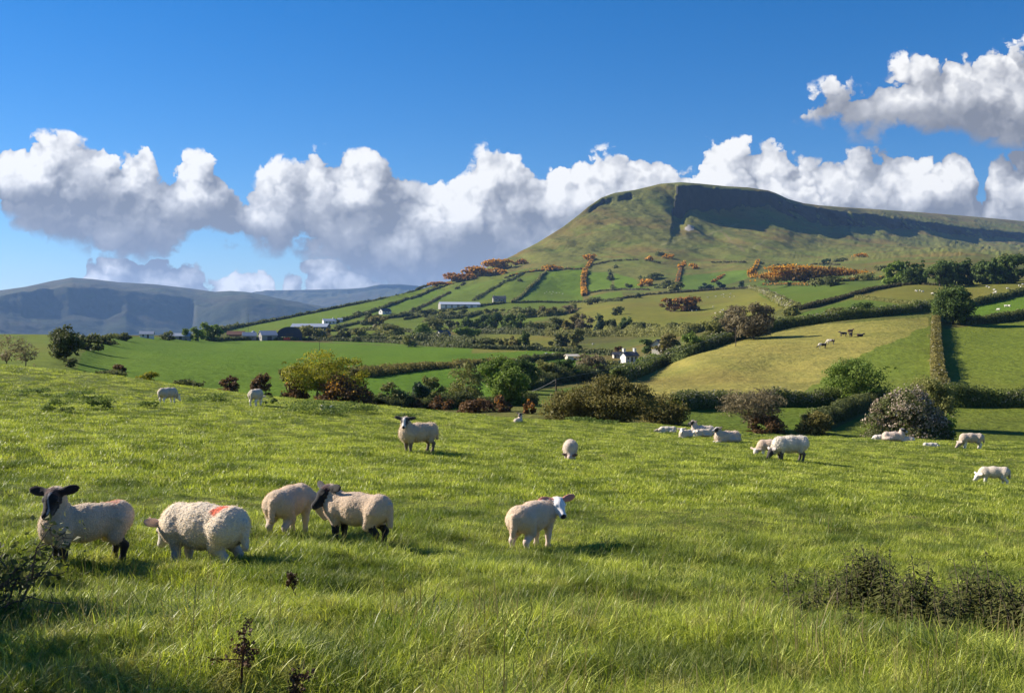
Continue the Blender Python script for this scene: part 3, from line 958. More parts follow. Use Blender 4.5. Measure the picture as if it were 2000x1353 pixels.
# ------------------------------------------------------------------ animals: one continuous surface each, grown from blended tapering limbs
def surface_nets(D, origin, h):
    """closed quad surface of the zero level of a distance grid"""
    s = D < 0
    nx, ny, nz = D.shape
    cs = [(i, j, k) for i in (0, 1) for j in (0, 1) for k in (0, 1)]
    sl = lambda A, c: A[c[0]:nx - 1 + c[0], c[1]:ny - 1 + c[1], c[2]:nz - 1 + c[2]]
    cnt = sum(sl(s, c).astype(np.int8) for c in cs)
    act = (cnt > 0) & (cnt < 8)
    idx = np.full(act.shape, -1, np.int64)
    ijk = np.argwhere(act)
    idx[act] = np.arange(len(ijk))
    vals = {c: sl(D, c)[act] for c in cs}
    acc, n = np.zeros((len(ijk), 3)), np.zeros(len(ijk))
    for a in cs:
        for ax in range(3):
            if a[ax]:
                continue
            b = list(a); b[ax] = 1; b = tuple(b)
            va, vb = vals[a], vals[b]
            cr = (va < 0) != (vb < 0)
            t = np.where(cr, va / np.where(cr, va - vb, 1), 0)
            p = np.tile(np.array(a, float), (len(ijk), 1))
            p[:, ax] += t
            acc += p * cr[:, None]
            n += cr
    V = origin + (ijk + acc / n[:, None]) * h
    Q = []
    for ax in range(3):
        o = [0, 1, 2]; o.remove(ax)
        lo = [slice(None)] * 3; hi = [slice(None)] * 3
        lo[ax], hi[ax] = slice(0, -1), slice(1, None)
        cr = s[tuple(lo)] != s[tuple(hi)]
        e = np.argwhere(cr)
        ok = (e[:, o[0]] > 0) & (e[:, o[1]] > 0) & (e[:, o[0]] < D.shape[o[0]] - 1) & (e[:, o[1]] < D.shape[o[1]] - 1)
        e = e[ok]
        fwd = s[tuple(lo)][tuple(e.T)]
        def at(da, db):
            q = e.copy(); q[:, o[0]] -= da; q[:, o[1]] -= db
            return idx[tuple(q.T)]
        f = np.stack([at(1, 1), at(0, 1), at(0, 0), at(1, 0)], -1)
        if ax == 1:
            fwd = ~fwd
        f[~fwd] = f[~fwd][:, ::-1]
        Q.append(f)
    Q = np.concatenate(Q)
    return V, Q[(Q >= 0).all(1)]


def cone(P, a, b, r1, r2, flat=None):
    a, b = np.asarray(a, float), np.asarray(b, float)
    ab = b - a
    q = P - a
    t = np.clip((q @ ab) / max(ab @ ab, 1e-9), 0, 1)
    d = q - t[..., None] * ab
    if flat is not None:                       # (axis, factor): flattened across an axis
        ax, fk = flat
        c = d @ ax
        d = d + ax * (c * (fk - 1))[..., None]
    return np.sqrt((d ** 2).sum(-1)) - (r1 + t * (r2 - r1))


def ell(P, c, axes, r):
    q = (P - np.asarray(c)) @ np.asarray(axes).T
    r = np.asarray(r, float)
    k0 = np.sqrt(((q / r) ** 2).sum(-1))
    k1 = np.sqrt(((q / r ** 2) ** 2).sum(-1)) + 1e-9
    return k0 * (k0 - 1) / k1


def smin(a, b, k):
    h = np.clip(0.5 + 0.5 * (b - a) / k, 0, 1)
    return b + (a - b) * h - k * h * (1 - h)


def fleece_mat():
    m, b, out = new_mat('fleece')
    col = attr(b, 'coat')
    woolly = attr(b, 'woolly', 'Fac')
    oc = b.n('ShaderNodeTexCoord').outputs['Object']
    vo = b.n('ShaderNodeTexVoronoi')
    b.put(vo.inputs['Vector'], b.vm('ADD', oc, b.vm('SCALE', b.noise(oc, 30, 3, 0.6, out=1), scale=0.05)))
    vo.inputs['Scale'].default_value = 62
    n = b.noise(oc, 95, 5, 0.7)
    n2 = b.noise(oc, 14, 4, 0.6)
    k = b.m('ADD', 0.84, b.m('ADD', b.m('MULTIPLY', n, 0.22), b.m('MULTIPLY', n2, 0.22)))
    k = b.m('SUBTRACT', k, b.m('MULTIPLY', b.m('MULTIPLY', vo.outputs['Distance'], woolly), 0.18))
    c = b.mix(1.0, col, b.xyz(k, k, k), 'MULTIPLY')
    p = pr(b, c, 0.9, 0.08, Sheen_Weight=0.25, Sheen_Roughness=0.6)
    b.put(p.inputs['Normal'], bump(b, b.m('ADD', b.m('MULTIPLY', b.m('SUBTRACT', 1.0, vo.outputs['Distance']), woolly), b.m('MULTIPLY', n, 0.6)), 0.75, 0.012))
    b.put(out.inputs['Surface'], p.outputs[0])
    return m


def simple_mat(name, color, rough=0.6, spec=0.3):
    m, b, out = new_mat(name)
    oc = b.n('ShaderNodeTexCoord').outputs['Object']
    n = b.noise(oc, 3.0, 5, 0.65)
    k = b.m('ADD', 0.82, b.m('MULTIPLY', n, 0.36))
    b.put(out.inputs['Surface'], pr(b, b.mix(1.0, color, b.xyz(k, k, k), 'MULTIPLY'), rough, spec).outputs[0])
    return m


def lock_mat():
    m, b, out = new_mat('wool_lock')
    c = b.mix(1.0, attr(b, 'coat'), (1.25, 1.21, 1.14), 'MULTIPLY')
    d, tr, mx = b.n('ShaderNodeBsdfDiffuse'), b.n('ShaderNodeBsdfTranslucent'), b.n('ShaderNodeMixShader')
    b.put(d.inputs[0], c); b.put(tr.inputs[0], c)
    mx.inputs[0].default_value = 0.5
    b.put(mx.inputs[1], d.outputs[0]); b.put(mx.inputs[2], tr.outputs[0])
    b.put(out.inputs['Surface'], mx.outputs[0])
    return m


FLEECE, LOCKS = fleece_mat(), lock_mat()
EYE_MAT = simple_mat('eye_dark', (0.012, 0.009, 0.007), 0.15, 0.6)
CREAM, TAN = (0.64, 0.50, 0.35), (0.64, 0.48, 0.33)
BLACK, WHITE_FACE, PINK = (0.012, 0.010, 0.010), (0.72, 0.66, 0.58), (0.55, 0.22, 0.16)


def sheep_mesh(heading, look, head_at, fat=1.0, voxel=0.012, lying=False, wool=CREAM, face=WHITE_FACE, leg=WHITE_FACE, ear=None, curl=0.006,
               mark=None, blaze=False, mottle=False, stride=0.0, hs=1.1, tail=True, seed=0, legs=True, poll=None, only_skin=False):
    """local frame: x forward, z up, hooves at z = 0; about 0.6 m tall"""
    ch, sh = math.cos(heading), math.sin(heading)
    lk = np.array([look[0] * ch + look[1] * sh, -look[0] * sh + look[1] * ch, look[2]], float)
    d = lk / np.linalg.norm(lk)
    lat = np.cross((0, 0, 1.0), d); lat /= np.linalg.norm(lat)
    up = np.cross(d, lat)
    hp = np.array(head_at, float)
    lift = 0.0 if not lying else -0.215
    lo = np.minimum([-0.62, -0.36, -0.02], hp - 0.36)
    hi = np.maximum([0.56, 0.36, 0.80 * max(fat, 1) + lift], hp + 0.36)
    n = np.ceil((hi - lo) / voxel).astype(int)
    ax = [lo[i] + np.arange(n[i]) * voxel for i in range(3)]
    P = np.stack(np.meshgrid(*ax, indexing='ij'), -1)
    f = fat
    Z = lambda v: v + lift
    # trunk
    sq = P * np.array([1, 1.06, 1])
    T = cone(sq, (-0.27, 0, Z(0.445)), (0.02, 0, Z(0.43)), 0.160 * f, 0.178 * f)
    T = smin(T, cone(sq, (0.02, 0, Z(0.43)), (0.27, 0, Z(0.445)), 0.178 * f, 0.150 * f), 0.06)
    T = smin(T, ell(P, (-0.33, 0, Z(0.46)), np.eye(3), (0.13 * f, 0.155 * f, 0.15 * f)), 0.05)
    T = smin(T, ell(P, (0.32, 0, Z(0.41)), np.eye(3), (0.12 * f, 0.13 * f, 0.15 * f)), 0.06)
    if lying:
        T = smin(T, ell(P, (-0.20, 0, 0.12), np.eye(3), (0.27 * f, 0.26 * f, 0.12)), 0.07)
        T = smin(T, ell(P, (0.20, 0, 0.11), np.eye(3), (0.20, 0.19 * f, 0.11)), 0.07)
    else:
        for s in (-1, 1):
            T = smin(T, cone(P, (-0.29, s * 0.095 * f, 0.42), (-0.235, s * 0.115, 0.27), 0.106 * f, 0.068), 0.05)
            T = smin(T, cone(P, (0.25, s * 0.095 * f, 0.40), (0.25, s * 0.095, 0.26), 0.085 * f, 0.052), 0.05)
    # neck
    base = np.array([0.28, 0, Z(0.45)])
    nk = hp - (d * 0.050 + up * 0.02) * hs
    T = smin(T, cone(P, base, nk, 0.135 * f, 0.084 * hs), 0.07)
    if tail:
        T = smin(T, cone(P, (-0.435 * (0.55 + 0.45 * f), 0, Z(0.49)), (-0.455 * (0.55 + 0.45 * f), 0.01, Z(0.27)), 0.050, 0.034), 0.018)
    # curls of wool
    T = T - (fbm(P * 36.0 + seed * 7.1, 2, seed) * curl + fbm(P * 52.0 + seed, 2, seed + 5) * curl * 0.7 + fbm(P * 5 + seed, 2, seed + 3) * 0.005)
    # legs
    L = np.full(T.shape, 9.0)
    if lying:
        for s in (-1, 1):
            L = smin(L, cone(P, (0.30, s * 0.12, 0.06), (0.46, s * 0.10, 0.035), 0.045, 0.030), 0.02)
    elif legs:
        st = stride
        for s, a in ((-1, st), (1, -st)):
            L = np.minimum(L, smin(cone(P, (-0.235, s * 0.115, 0.28), (-0.335 + a * .5, s * 0.105, 0.175), 0.062, 0.038),
                                   smin(cone(P, (-0.335 + a * .5, s * 0.105, 0.175), (-0.305 + a, s * 0.105, 0.035), 0.037, 0.030),
                                        cone(P, (-0.305 + a, s * 0.105, 0.035), (-0.285 + a, s * 0.105, 0.0), 0.034, 0.036), 0.02), 0.03))
            L = np.minimum(L, smin(cone(P, (0.25, s * 0.095, 0.28), (0.255 - a * .4, s * 0.09, 0.16), 0.055, 0.040),
                                   smin(cone(P, (0.255 - a * .4, s * 0.09, 0.16), (0.25 - a, s * 0.088, 0.035), 0.037, 0.029),
                                        cone(P, (0.25 - a, s * 0.088, 0.035), (0.268 - a, s * 0.088, 0.0), 0.034, 0.036), 0.02), 0.03))
    # head (modelled at life size, then scaled about the skull)
    P_, P = P, hp + (P - hp) / hs
    H = ell(P, hp, (d, lat, up), (0.098, 0.066, 0.078))
    H = smin(H, cone(P, hp + d * 0.03 - up * 0.005, hp + d * 0.165 - up * 0.035, 0.056, 0.036), 0.03)
    H = smin(H, cone(P, hp - d * 0.01 - up * 0.045, hp + d * 0.135 - up * 0.055, 0.050, 0.028), 0.02)
    H = smin(H, ell(P, hp + d * 0.172 - up * 0.040, (d, lat, up), (0.030, 0.034, 0.032)), 0.02)
    for s in (-1, 1):
        H = smin(H, ell(P, hp + d * 0.045 + lat * s * 0.050 + up * 0.030, (d, lat, up), (0.03, 0.018, 0.016)), 0.012)
        H = np.maximum(H, -ell(P, hp + d * 0.195 + lat * s * 0.016 - up * 0.030, (d, lat, up), (0.012, 0.008, 0.008)))
    E = np.full(T.shape, 9.0)
    thick = max(0.013, voxel * 0.75)
    for s in (-1, 1):
        e = lat * s * 0.95 + up * (0.10 + 0.08 * s * (seed % 3 - 1)) - d * 0.18
        e /= np.linalg.norm(e)
        nrm = d * 0.70 + up * 0.50
        nrm = nrm - e * (nrm @ e); nrm /= np.linalg.norm(nrm)
        wd = np.cross(e, nrm)
        b0 = hp - d * 0.035 + lat * s * 0.055 + up * 0.035
        E = smin(E, ell(P, b0 + e * 0.082, (e, wd, nrm), (0.088, 0.043, thick)), 0.01)
        E = smin(E, cone(P, b0 - e * 0.02, b0 + e * 0.04, 0.024, 0.018), 0.02)
    P, H, E = P_, H * hs, E * hs
    D = smin(T, L, 0.035)
    head = smin(H, E, 0.018)
    D = smin(D, head, 0.030)
    V, Q = surface_nets(D, lo, voxel)
    # coat, read back at the nearest grid point
    g = np.clip(np.rint((V - lo) / voxel).astype(int), 0, np.array(D.shape) - 1)
    pick = lambda A: A[g[:, 0], g[:, 1], g[:, 2]]
    t, l, hh, ee = pick(T), pick(L), pick(H), pick(E)
    C = np.tile(np.array(wool, float), (len(V), 1))
    wl = np.ones(len(V))
    low_tone = smoothstep(V[:, 2], 0.36 + lift, 0.18 + lift)[:, None] * 0.35  # coat darker and browner towards the bottom
    C = C * (1 - low_tone) + np.array((0.26, 0.20, 0.13)) * low_tone
    q = (V - hp) / hs
    a_, b_, c_ = q @ d, q @ lat, q @ up
    isleg = (l < t) & (l < 0.02)
    C[isleg] = leg; wl[isleg] = 0
    ishead = (np.minimum(hh, ee) < t + 0.004) & (a_ > -0.075)
    C[ishead] = face; wl[ishead] = 0
    if poll is not None:
        k = ishead & (a_ < 0.02) & (c_ > 0.035) & (np.abs(b_) < 0.07)
        C[k] = poll; wl[k] = 0.7
    isear = (ee < hh) & (ee < t) & (np.abs(b_) > 0.052)
    C[isear] = ear if ear is not None else face
    if mottle:
        k = ishead & ((fbm(V * 22 + seed, 2, 8) > 0.05) | ((np.abs(b_) > 0.03) & (a_ < 0.11) & (a_ > -0.02)))
        C[k] = (0.045, 0.036, 0.030)
    if blaze:
        k = ishead & (np.abs(b_ - 0.010 + 0.012 * np.sin(a_ * 30)) < 0.0065 + 0.009 * smoothstep(a_, 0.06, -0.02)) & (a_ > 0.01) & (c_ > -0.015) & (a_ < 0.19)
        C[k] = (0.34, 0.31, 0.30)
    nose = ishead & (a_ > 0.188)
    C[nose] = (0.035, 0.025, 0.025)
    if mark is not None:
        mx, my, rad, mc, amt = mark
        rr = np.sqrt((V[:, 0] - mx) ** 2 + ((V[:, 1] - my) * 0.9) ** 2) + fbm(V * 26, 3, 13) * rad * 0.6
        k = (smoothstep(rr, rad, rad * 0.4) * amt * (V[:, 2] > 0.45 + lift) * (t < l))[:, None]
        C = C * (1 - k) + np.array(mc) * k
    under = (smoothstep(np.abs(V[:, 1]), 0.06, 0.02) * smoothstep(V[:, 0], -0.36, -0.42) * smoothstep(V[:, 2], 0.45, 0.36) * (not lying) * (V[:, 0] > -0.455) * tail)[:, None]
    C = C * (1 - under * 0.8) + np.array((0.05, 0.035, 0.02)) * under * 0.8
    me = make_mesh('sheep', V, [Q], True, {'coat': C, 'woolly': wl}, [FLEECE])
    eyes = []
    for s in (-1, 1):
        eyes.append(hp + (d * 0.052 + lat * s * 0.060 + up * 0.012) * hs)
    # locks of wool standing off the skin
    fl = None
    if voxel < 0.0215 and not only_skin:
        r = np.random.default_rng(seed + 900)
        me.calc_loop_triangles()
        nr = np.empty(len(V) * 3, np.float32)
        me.vertices.foreach_get('normal', nr)
        nr = nr.reshape(-1, 3)
        k = np.flatnonzero((wl > 0.9) & (V[:, 2] > 0.12 + lift))
        k = k[r.uniform(0, 1, len(k)) < 0.85]
        ln = (0.0055 + curl * 0.85) * (1.0 if voxel < 0.013 else 1.5)
        B = V[k] + r.normal(0, voxel * 0.5, (len(k), 3))
        dr = nr[k] * 0.30 + r.normal(0, 0.50, (len(k), 3)) + np.array([-0.1, 0, -0.35])
        dr /= np.linalg.norm(dr, axis=1, keepdims=True)
        sd = np.cross(dr, r.normal(0, 1, (len(k), 3))); sd /= np.linalg.norm(sd, axis=1, keepdims=True) + 1e-9
        L_ = (ln * r.uniform(0.5, 1.2, len(k)))[:, None]
        w_ = L_ * 0.42
        VV = np.stack([B - sd * w_ / 2, B + sd * w_ / 2, B + dr * L_ + nr[k] * L_ * 0.15], 1).reshape(-1, 3)
        fl = make_mesh('fleece', VV, [np.arange(len(VV)).reshape(-1, 3)], True, {'coat': np.repeat(C[k] * r.uniform(0.75, 1.15, (len(k), 1)), 3, 0), 'woolly': np.ones(len(VV))}, [LOCKS])
    return me, eyes, fl


def eye_mesh():
    bm = bmesh.new()
    bmesh.ops.create_uvsphere(bm, u_segments=10, v_segments=8, radius=0.0125)
    me = bpy.data.meshes.new('eye')
    bm.to_mesh(me); bm.free()
    me.materials.append(EYE_MAT)
    return me


EYE_MESH = None


def sheep(label, px, py, heading, head_at, look, scale=1.0, cat='sheep', group=None, sink=0.0, name='sheep', fat=1.0, **kw):
    global EYE_MESH
    EYE_MESH = EYE_MESH or eye_mesh()
    h = math.atan2(heading[1], heading[0])
    me, eyes, fl = sheep_mesh(h, look, head_at, fat=fat, **kw)
    p = field_at(px, py)
    o = obj(name, me, None, (p[0], p[1], p[2] - sink - (0.015 if kw.get('voxel', 0.012) < 0.013 else 0)), h)
    o.scale = (scale,) * 3
    tag(o, label, cat, group)
    if fl:
        obj('fleece', fl, o)
    if kw.get('voxel', 0.012) <= 0.02:
        for e in eyes:
            obj('eye', EYE_MESH, o, e)
    return o


def build_flock():
    ORANGE = (0.72, 0.13, 0.05)
    near = 'lambs and sheep grazing in the near grass'
    sheep('black faced lamb with a pale blaze staring at the viewer, standing on dark legs', 170, 1096, (-0.74, -0.67), (0.33, 0.05, 0.715), (-0.02, -1, -0.66), 0.97, 'lamb', near,
          name='lamb', wool=(0.60, 0.48, 0.35), face=BLACK, leg=(0.014, 0.012, 0.012), ear=(0.020, 0.012, 0.012), curl=0.006, blaze=True, tail=False, poll=(0.075, 0.034, 0.024), mark=(-0.27, 0.0, 0.11, ORANGE, 0.45), hs=1.15, voxel=0.0105, seed=2)
    sheep('woolly cream sheep grazing with an orange paint mark on its rump', 398, 1106, (-0.92, 0.39), (0.47, -0.02, 0.375), (-0.55, 0.5, -0.85), 1.02, 'sheep', near,
          wool=(0.74, 0.63, 0.48), face=(0.70, 0.62, 0.52), leg=(0.50, 0.44, 0.38), ear=(0.62, 0.45, 0.36), fat=1.20, curl=0.008, voxel=0.0105, hs=1.1, sink=0.04, mark=(-0.24, 0.06, 0.10, ORANGE, 0.95), seed=1)
    sheep('tan lamb seen from behind with its tail hanging, grazing beside the black headed lamb', 566, 1046, (0.24, 0.97), (0.46, -0.19, 0.33), (0.55, 0.15, -0.85), 0.97, 'lamb', near,
          name='lamb', wool=TAN, face=(0.58, 0.46, 0.36), leg=(0.50, 0.40, 0.31), fat=1.03, curl=0.006, seed=3)
    sheep('tan lamb with an all black head turned sideways, its dark legs deep in the grass', 698, 1064, (-0.90, 0.43), (0.42, 0.05, 0.60), (-0.72, -0.66, -0.52), 0.96, 'lamb', near,
          name='lamb', wool=TAN, face=BLACK, leg=BLACK, ear=(0.016, 0.012, 0.012), poll=(0.070, 0.022, 0.018), curl=0.006, fat=1.08, hs=1.22, seed=4)
    sheep('tan lamb with a white face and pink ears looking back over its shoulder', 1040, 1064, (0.52, 0.85), (0.38, -0.17, 0.545), (0.34, -1, -0.42), 0.97, 'lamb', near,
          name='lamb', wool=(0.70, 0.53, 0.37), face=(0.80, 0.76, 0.72), leg=(0.62, 0.48, 0.40), ear=PINK, curl=0.006, fat=1.06, hs=1.18, seed=5)
    mid = 'sheep scattered across the far half of the field'
    sheep('big fleecy ewe with a mottled face standing alone, watching the viewer', 817, 884, (-0.80, -0.60), (0.36, 0.03, 0.70), (-0.05, -1, -0.42), 1.27, 'sheep', mid,
          wool=(0.60, 0.48, 0.35), face=(0.62, 0.56, 0.50), leg=(0.16, 0.12, 0.09), mottle=True, ear=(0.06, 0.045, 0.04), fat=1.12, voxel=0.018, curl=0.014, seed=6)
    sheep('small pale lamb grazing head on towards the viewer, alone in the middle of the field', 1113, 898, (-0.12, -1), (0.47, 0.03, 0.20), (-0.25, -0.7, -0.7), 1.06, 'lamb', mid,
          name='lamb', wool=(0.66, 0.54, 0.42), leg=(0.55, 0.45, 0.38), ear=(0.10, 0.06, 0.05), face=(0.50, 0.38, 0.32), fat=1.08, voxel=0.018, seed=7)
    sheep('shaggy off white ewe with a black face grazing in front of a tan lamb', 1543, 900, (-0.97, -0.12), (0.50, 0.0, 0.25), (-0.75, -0.25, -0.7), 1.24, 'sheep', mid,
          wool=(0.72, 0.66, 0.56), face=(0.05, 0.042, 0.04), leg=(0.10, 0.08, 0.07), ear=(0.45, 0.40, 0.36), fat=1.18, voxel=0.018, curl=0.016, tail=False, seed=8)
    sheep('tan lamb with a white face grazing half hidden behind the black faced ewe', 1506, 892, (-0.95, 0.22), (0.50, 0.05, 0.22), (-0.55, -0.5, -0.8), 1.05, 'lamb', mid,
          name='lamb', wool=(0.62, 0.47, 0.34), face=(0.66, 0.56, 0.48), ear=(0.62, 0.48, 0.40), fat=1.04, voxel=0.018, seed=9)
    sheep('pale lamb walking and grazing alone near the right edge of the field', 1941, 946, (-0.96, 0.25), (0.47, 0.0, 0.30), (-0.8, -0.1, -0.6), 1.02, 'lamb', mid,
          name='lamb', wool=(0.68, 0.58, 0.45), stride=0.06, voxel=0.018, curl=0.004, seed=10)
    sheep('round fleeced ewe grazing near the crest with its legs hidden in grass', 1897, 877, (-0.99, 0.1), (0.47, 0.0, 0.20), (-0.8, -0.1, -0.6), 1.16, 'sheep', mid,
          wool=(0.56, 0.44, 0.33), face=(0.42, 0.33, 0.27), fat=1.06, voxel=0.022, curl=0.012, seed=11)
    sheep('woolly ewe seen from behind, grazing at the crest, farthest to the left', 328, 787, (0.45, 0.9), (0.47, -0.08, 0.25), (0.5, 0.5, -0.7), 1.22, 'sheep', mid,
          wool=(0.58, 0.48, 0.36), fat=1.16, voxel=0.022, curl=0.014, seed=12)
    sheep('round woolly ewe seen from directly behind at the crest beside low weeds', 500, 792, (0.10, 1), (0.47, 0.0, 0.25), (0.1, 0.6, -0.7), 1.25, 'sheep', mid,
          wool=(0.58, 0.49, 0.37), fat=1.12, voxel=0.022, curl=0.014, seed=13)
    rest = 'sheep lying down near the crest of the field'
    sheep('fleecy ewe lying down in front of the resting group, its face turned left', 1420, 864, (-0.98, -0.17), (0.37, 0.0, 0.48), (-0.92, -0.35, -0.1), 1.32, 'sheep', rest, lying=True,
          wool=(0.68, 0.55, 0.43), face=(0.60, 0.56, 0.52), mottle=True, ear=(0.10, 0.08, 0.07), fat=1.10, voxel=0.02, curl=0.016, seed=14)
    sheep('fleecy ewe lying at the back of the resting group with raised head', 1372, 849, (-0.98, 0.12), (0.38, 0.0, 0.52), (-0.96, -0.3, -0.05), 1.30, 'sheep', rest, lying=True,
          wool=(0.66, 0.58, 0.50), face=(0.50, 0.40, 0.34), mottle=True, ear=(0.12, 0.09, 0.08), fat=1.0, voxel=0.02, curl=0.016, seed=15)
    sheep('cream lamb curled up between the two lying ewes', 1372, 853, (-0.98, -0.1), (0.40, 0.0, 0.24), (-0.95, -0.3, -0.25), 1.0, 'lamb', rest, name='lamb', lying=True,
          wool=(0.70, 0.57, 0.42), voxel=0.022, seed=16)
    sheep('cream lamb lying with its white face turned to the viewer, left of the ewes', 1339, 855, (-0.72, -0.69), (0.30, 0.0, 0.42), (-0.1, -1, -0.3), 0.98, 'lamb', rest, name='lamb', lying=True,
          wool=(0.70, 0.60, 0.46), face=(0.78, 0.70, 0.62), ear=(0.66, 0.52, 0.45), voxel=0.02, seed=17)
    sheep('pale lamb stretched out flat on the grass at the left end of the resting group', 1304, 846, (-0.99, 0.1), (0.52, 0.0, 0.16), (-1, 0.0, 0.0), 0.98, 'lamb', rest, name='lamb', lying=True,
          wool=(0.72, 0.63, 0.49), face=(0.34, 0.28, 0.22), fat=0.86, sink=0.05, voxel=0.022, seed=18)
    sheep('pink tinged ewe lying below the blossoming bush with head raised', 1746, 860, (0.97, -0.2), (0.36, 0.0, 0.46), (0.85, -0.5, -0.1), 1.18, 'sheep', rest, lying=True,
          wool=(0.66, 0.53, 0.43), face=(0.66, 0.60, 0.55), mottle=True, fat=1.0, voxel=0.02, curl=0.010, seed=19)
    sheep('white lamb asleep behind the tail of the ewe below the blossoming bush', 1720, 858, (-0.97, 0.1), (0.38, 0.0, 0.22), (-0.9, -0.2, -0.2), 0.85, 'lamb', rest, name='lamb', lying=True,
          wool=(0.74, 0.66, 0.55), voxel=0.022, sink=0.06, seed=20)
    sheep('small lamb lying by the face of the ewe below the blossoming bush', 1772, 861, (0.9, -0.4), (0.34, 0.0, 0.27), (0.5, -0.8, -0.2), 0.72, 'lamb', rest, name='lamb', lying=True,
          wool=(0.70, 0.58, 0.46), voxel=0.022, sink=0.03, seed=21)
    sheep('white lamb lying flat on open grass, nearest to the right hand ewe at the crest', 1818, 871, (0.98, -0.1), (0.42, 0.0, 0.17), (0.9, -0.2, -0.1), 0.80, 'lamb', rest, name='lamb', lying=True,
          wool=(0.72, 0.64, 0.52), fat=0.86, sink=0.10, voxel=0.022, seed=22)
    sheep('white lamb lying almost hidden in the weeds behind the crest', 640, 800, (-0.9, -0.4), (0.32, 0.0, 0.36), (-0.4, -0.9, -0.2), 0.8, 'lamb', rest, name='lamb', lying=True,
          wool=(0.74, 0.62, 0.52), face=(0.76, 0.66, 0.58), sink=0.10, voxel=0.022, seed=23)
    sheep('sheep with a dark face, only its head showing above the crest', 1012, 826, (0.3, 0.95), (0.34, 0.0, 0.56), (-0.35, -0.9, -0.1), 1.0, 'sheep', rest, lying=True,
          wool=(0.62, 0.52, 0.42), face=(0.50, 0.40, 0.36), mottle=True, ear=(0.05, 0.035, 0.03), poll=(0.05, 0.03, 0.03), sink=0.18, voxel=0.02, seed=24)


def cow_mesh(coat, patch, seed, lying=False, grazing=True):
    rx = 0.06
    lo, hi = np.array([-1.2, -0.5, -0.05]), np.array([1.6, 0.5, 1.75])
    n = np.ceil((hi - lo) / rx).astype(int)
    P = np.stack(np.meshgrid(*[lo[i] + np.arange(n[i]) * rx for i in range(3)], indexing='ij'), -1)
    dz = -0.55 if lying else 0
    T = cone(P, (-0.75, 0, 1.05 + dz), (0, 0, 0.98 + dz), 0.30, 0.36)
    T = smin(T, cone(P, (0, 0, 0.98 + dz), (0.65, 0, 1.05 + dz), 0.36, 0.30), 0.1)
    hd = np.array((1.25, 0, 0.45 if grazing else 1.45)) + np.array((0, 0, dz * (0 if grazing else 1)))
    T = smin(T, cone(P, (0.7, 0, 1.15 + dz), hd, 0.22, 0.13), 0.1)
    T = smin(T, cone(P, hd, hd + np.array((0.28, 0, -0.25)), 0.13, 0.085), 0.05)
    for s in (-1, 1):
        T = smin(T, cone(P, hd + np.array((-0.02, s * 0.1, 0.08)), hd + np.array((-0.04, s * 0.26, 0.08)), 0.05, 0.045), 0.03)
        if not lying:
            T = smin(T, cone(P, (-0.80, s * 0.2, 0.85), (-0.72, s * 0.2, 0.5), 0.17, 0.085), 0.06)
            T = smin(T, cone(P, (-0.72, s * 0.2, 0.5), (-0.75, s * 0.2, 0.0), 0.075, 0.06), 0.04)
            T = smin(T, cone(P, (0.62, s * 0.17, 0.8), (0.62, s * 0.17, 0.0), 0.12, 0.06), 0.06)
    if lying:
        T = smin(T, ell(P, (0, 0, 0.2), np.eye(3), (0.85, 0.45, 0.22)), 0.1)
    T = smin(T, cone(P, (-1.03, 0, 1.15 + dz), (-1.08, 0, 0.65 + dz), 0.045, 0.05), 0.03)
    V, Q = surface_nets(T, lo, rx)
    C = np.tile(np.array(coat), (len(V), 1))
    C[fbm(V * np.array([1.5, 0.9, 1.1]) + seed * 5.3, 2, seed) > 0.06] = patch
    return make_mesh('cow', V, [Q], True, {'coat': C, 'woolly': np.zeros(len(V))}, [FLEECE])


def build_cows():
    W, K, B = (0.62, 0.55, 0.46), (0.020, 0.016, 0.014), (0.085, 0.035, 0.018)
    g = 'cattle in the golden field'
    for label, px, py, ang, coat, patch, kw in [
        ('black and white calf grazing, lowest of the cattle on the golden field', 1606, 680, 175, W, K, {}),
        ('mostly white cow with dark patches, second lowest on the golden field', 1622, 672, 150, W, (0.05, 0.03, 0.02), {}),
        ('dark cow standing just uphill of the white patched cow', 1647, 657, 185, K, (0.16, 0.12, 0.10), dict(grazing=False)),
        ('reddish brown cow highest on the golden field', 1661, 652, 30, B, (0.11, 0.045, 0.02), dict(grazing=False)),
        ('dark brown cow grazing directly below the reddish one', 1662, 658, 60, (0.04, 0.02, 0.014), K, {}),
        ('dark brown cow lying down, farthest right on the golden field', 1680, 657, 15, (0.035, 0.02, 0.014), B, dict(lying=True, grazing=False))]:
        p = surf(px, py)
        me = cow_mesh(coat, patch, int(px) % 17, **kw)
        o = obj('cow', me, None, p, math.radians(ang))
        o.scale = (0.9,) * 3
        tag(o, label, 'cow', g)


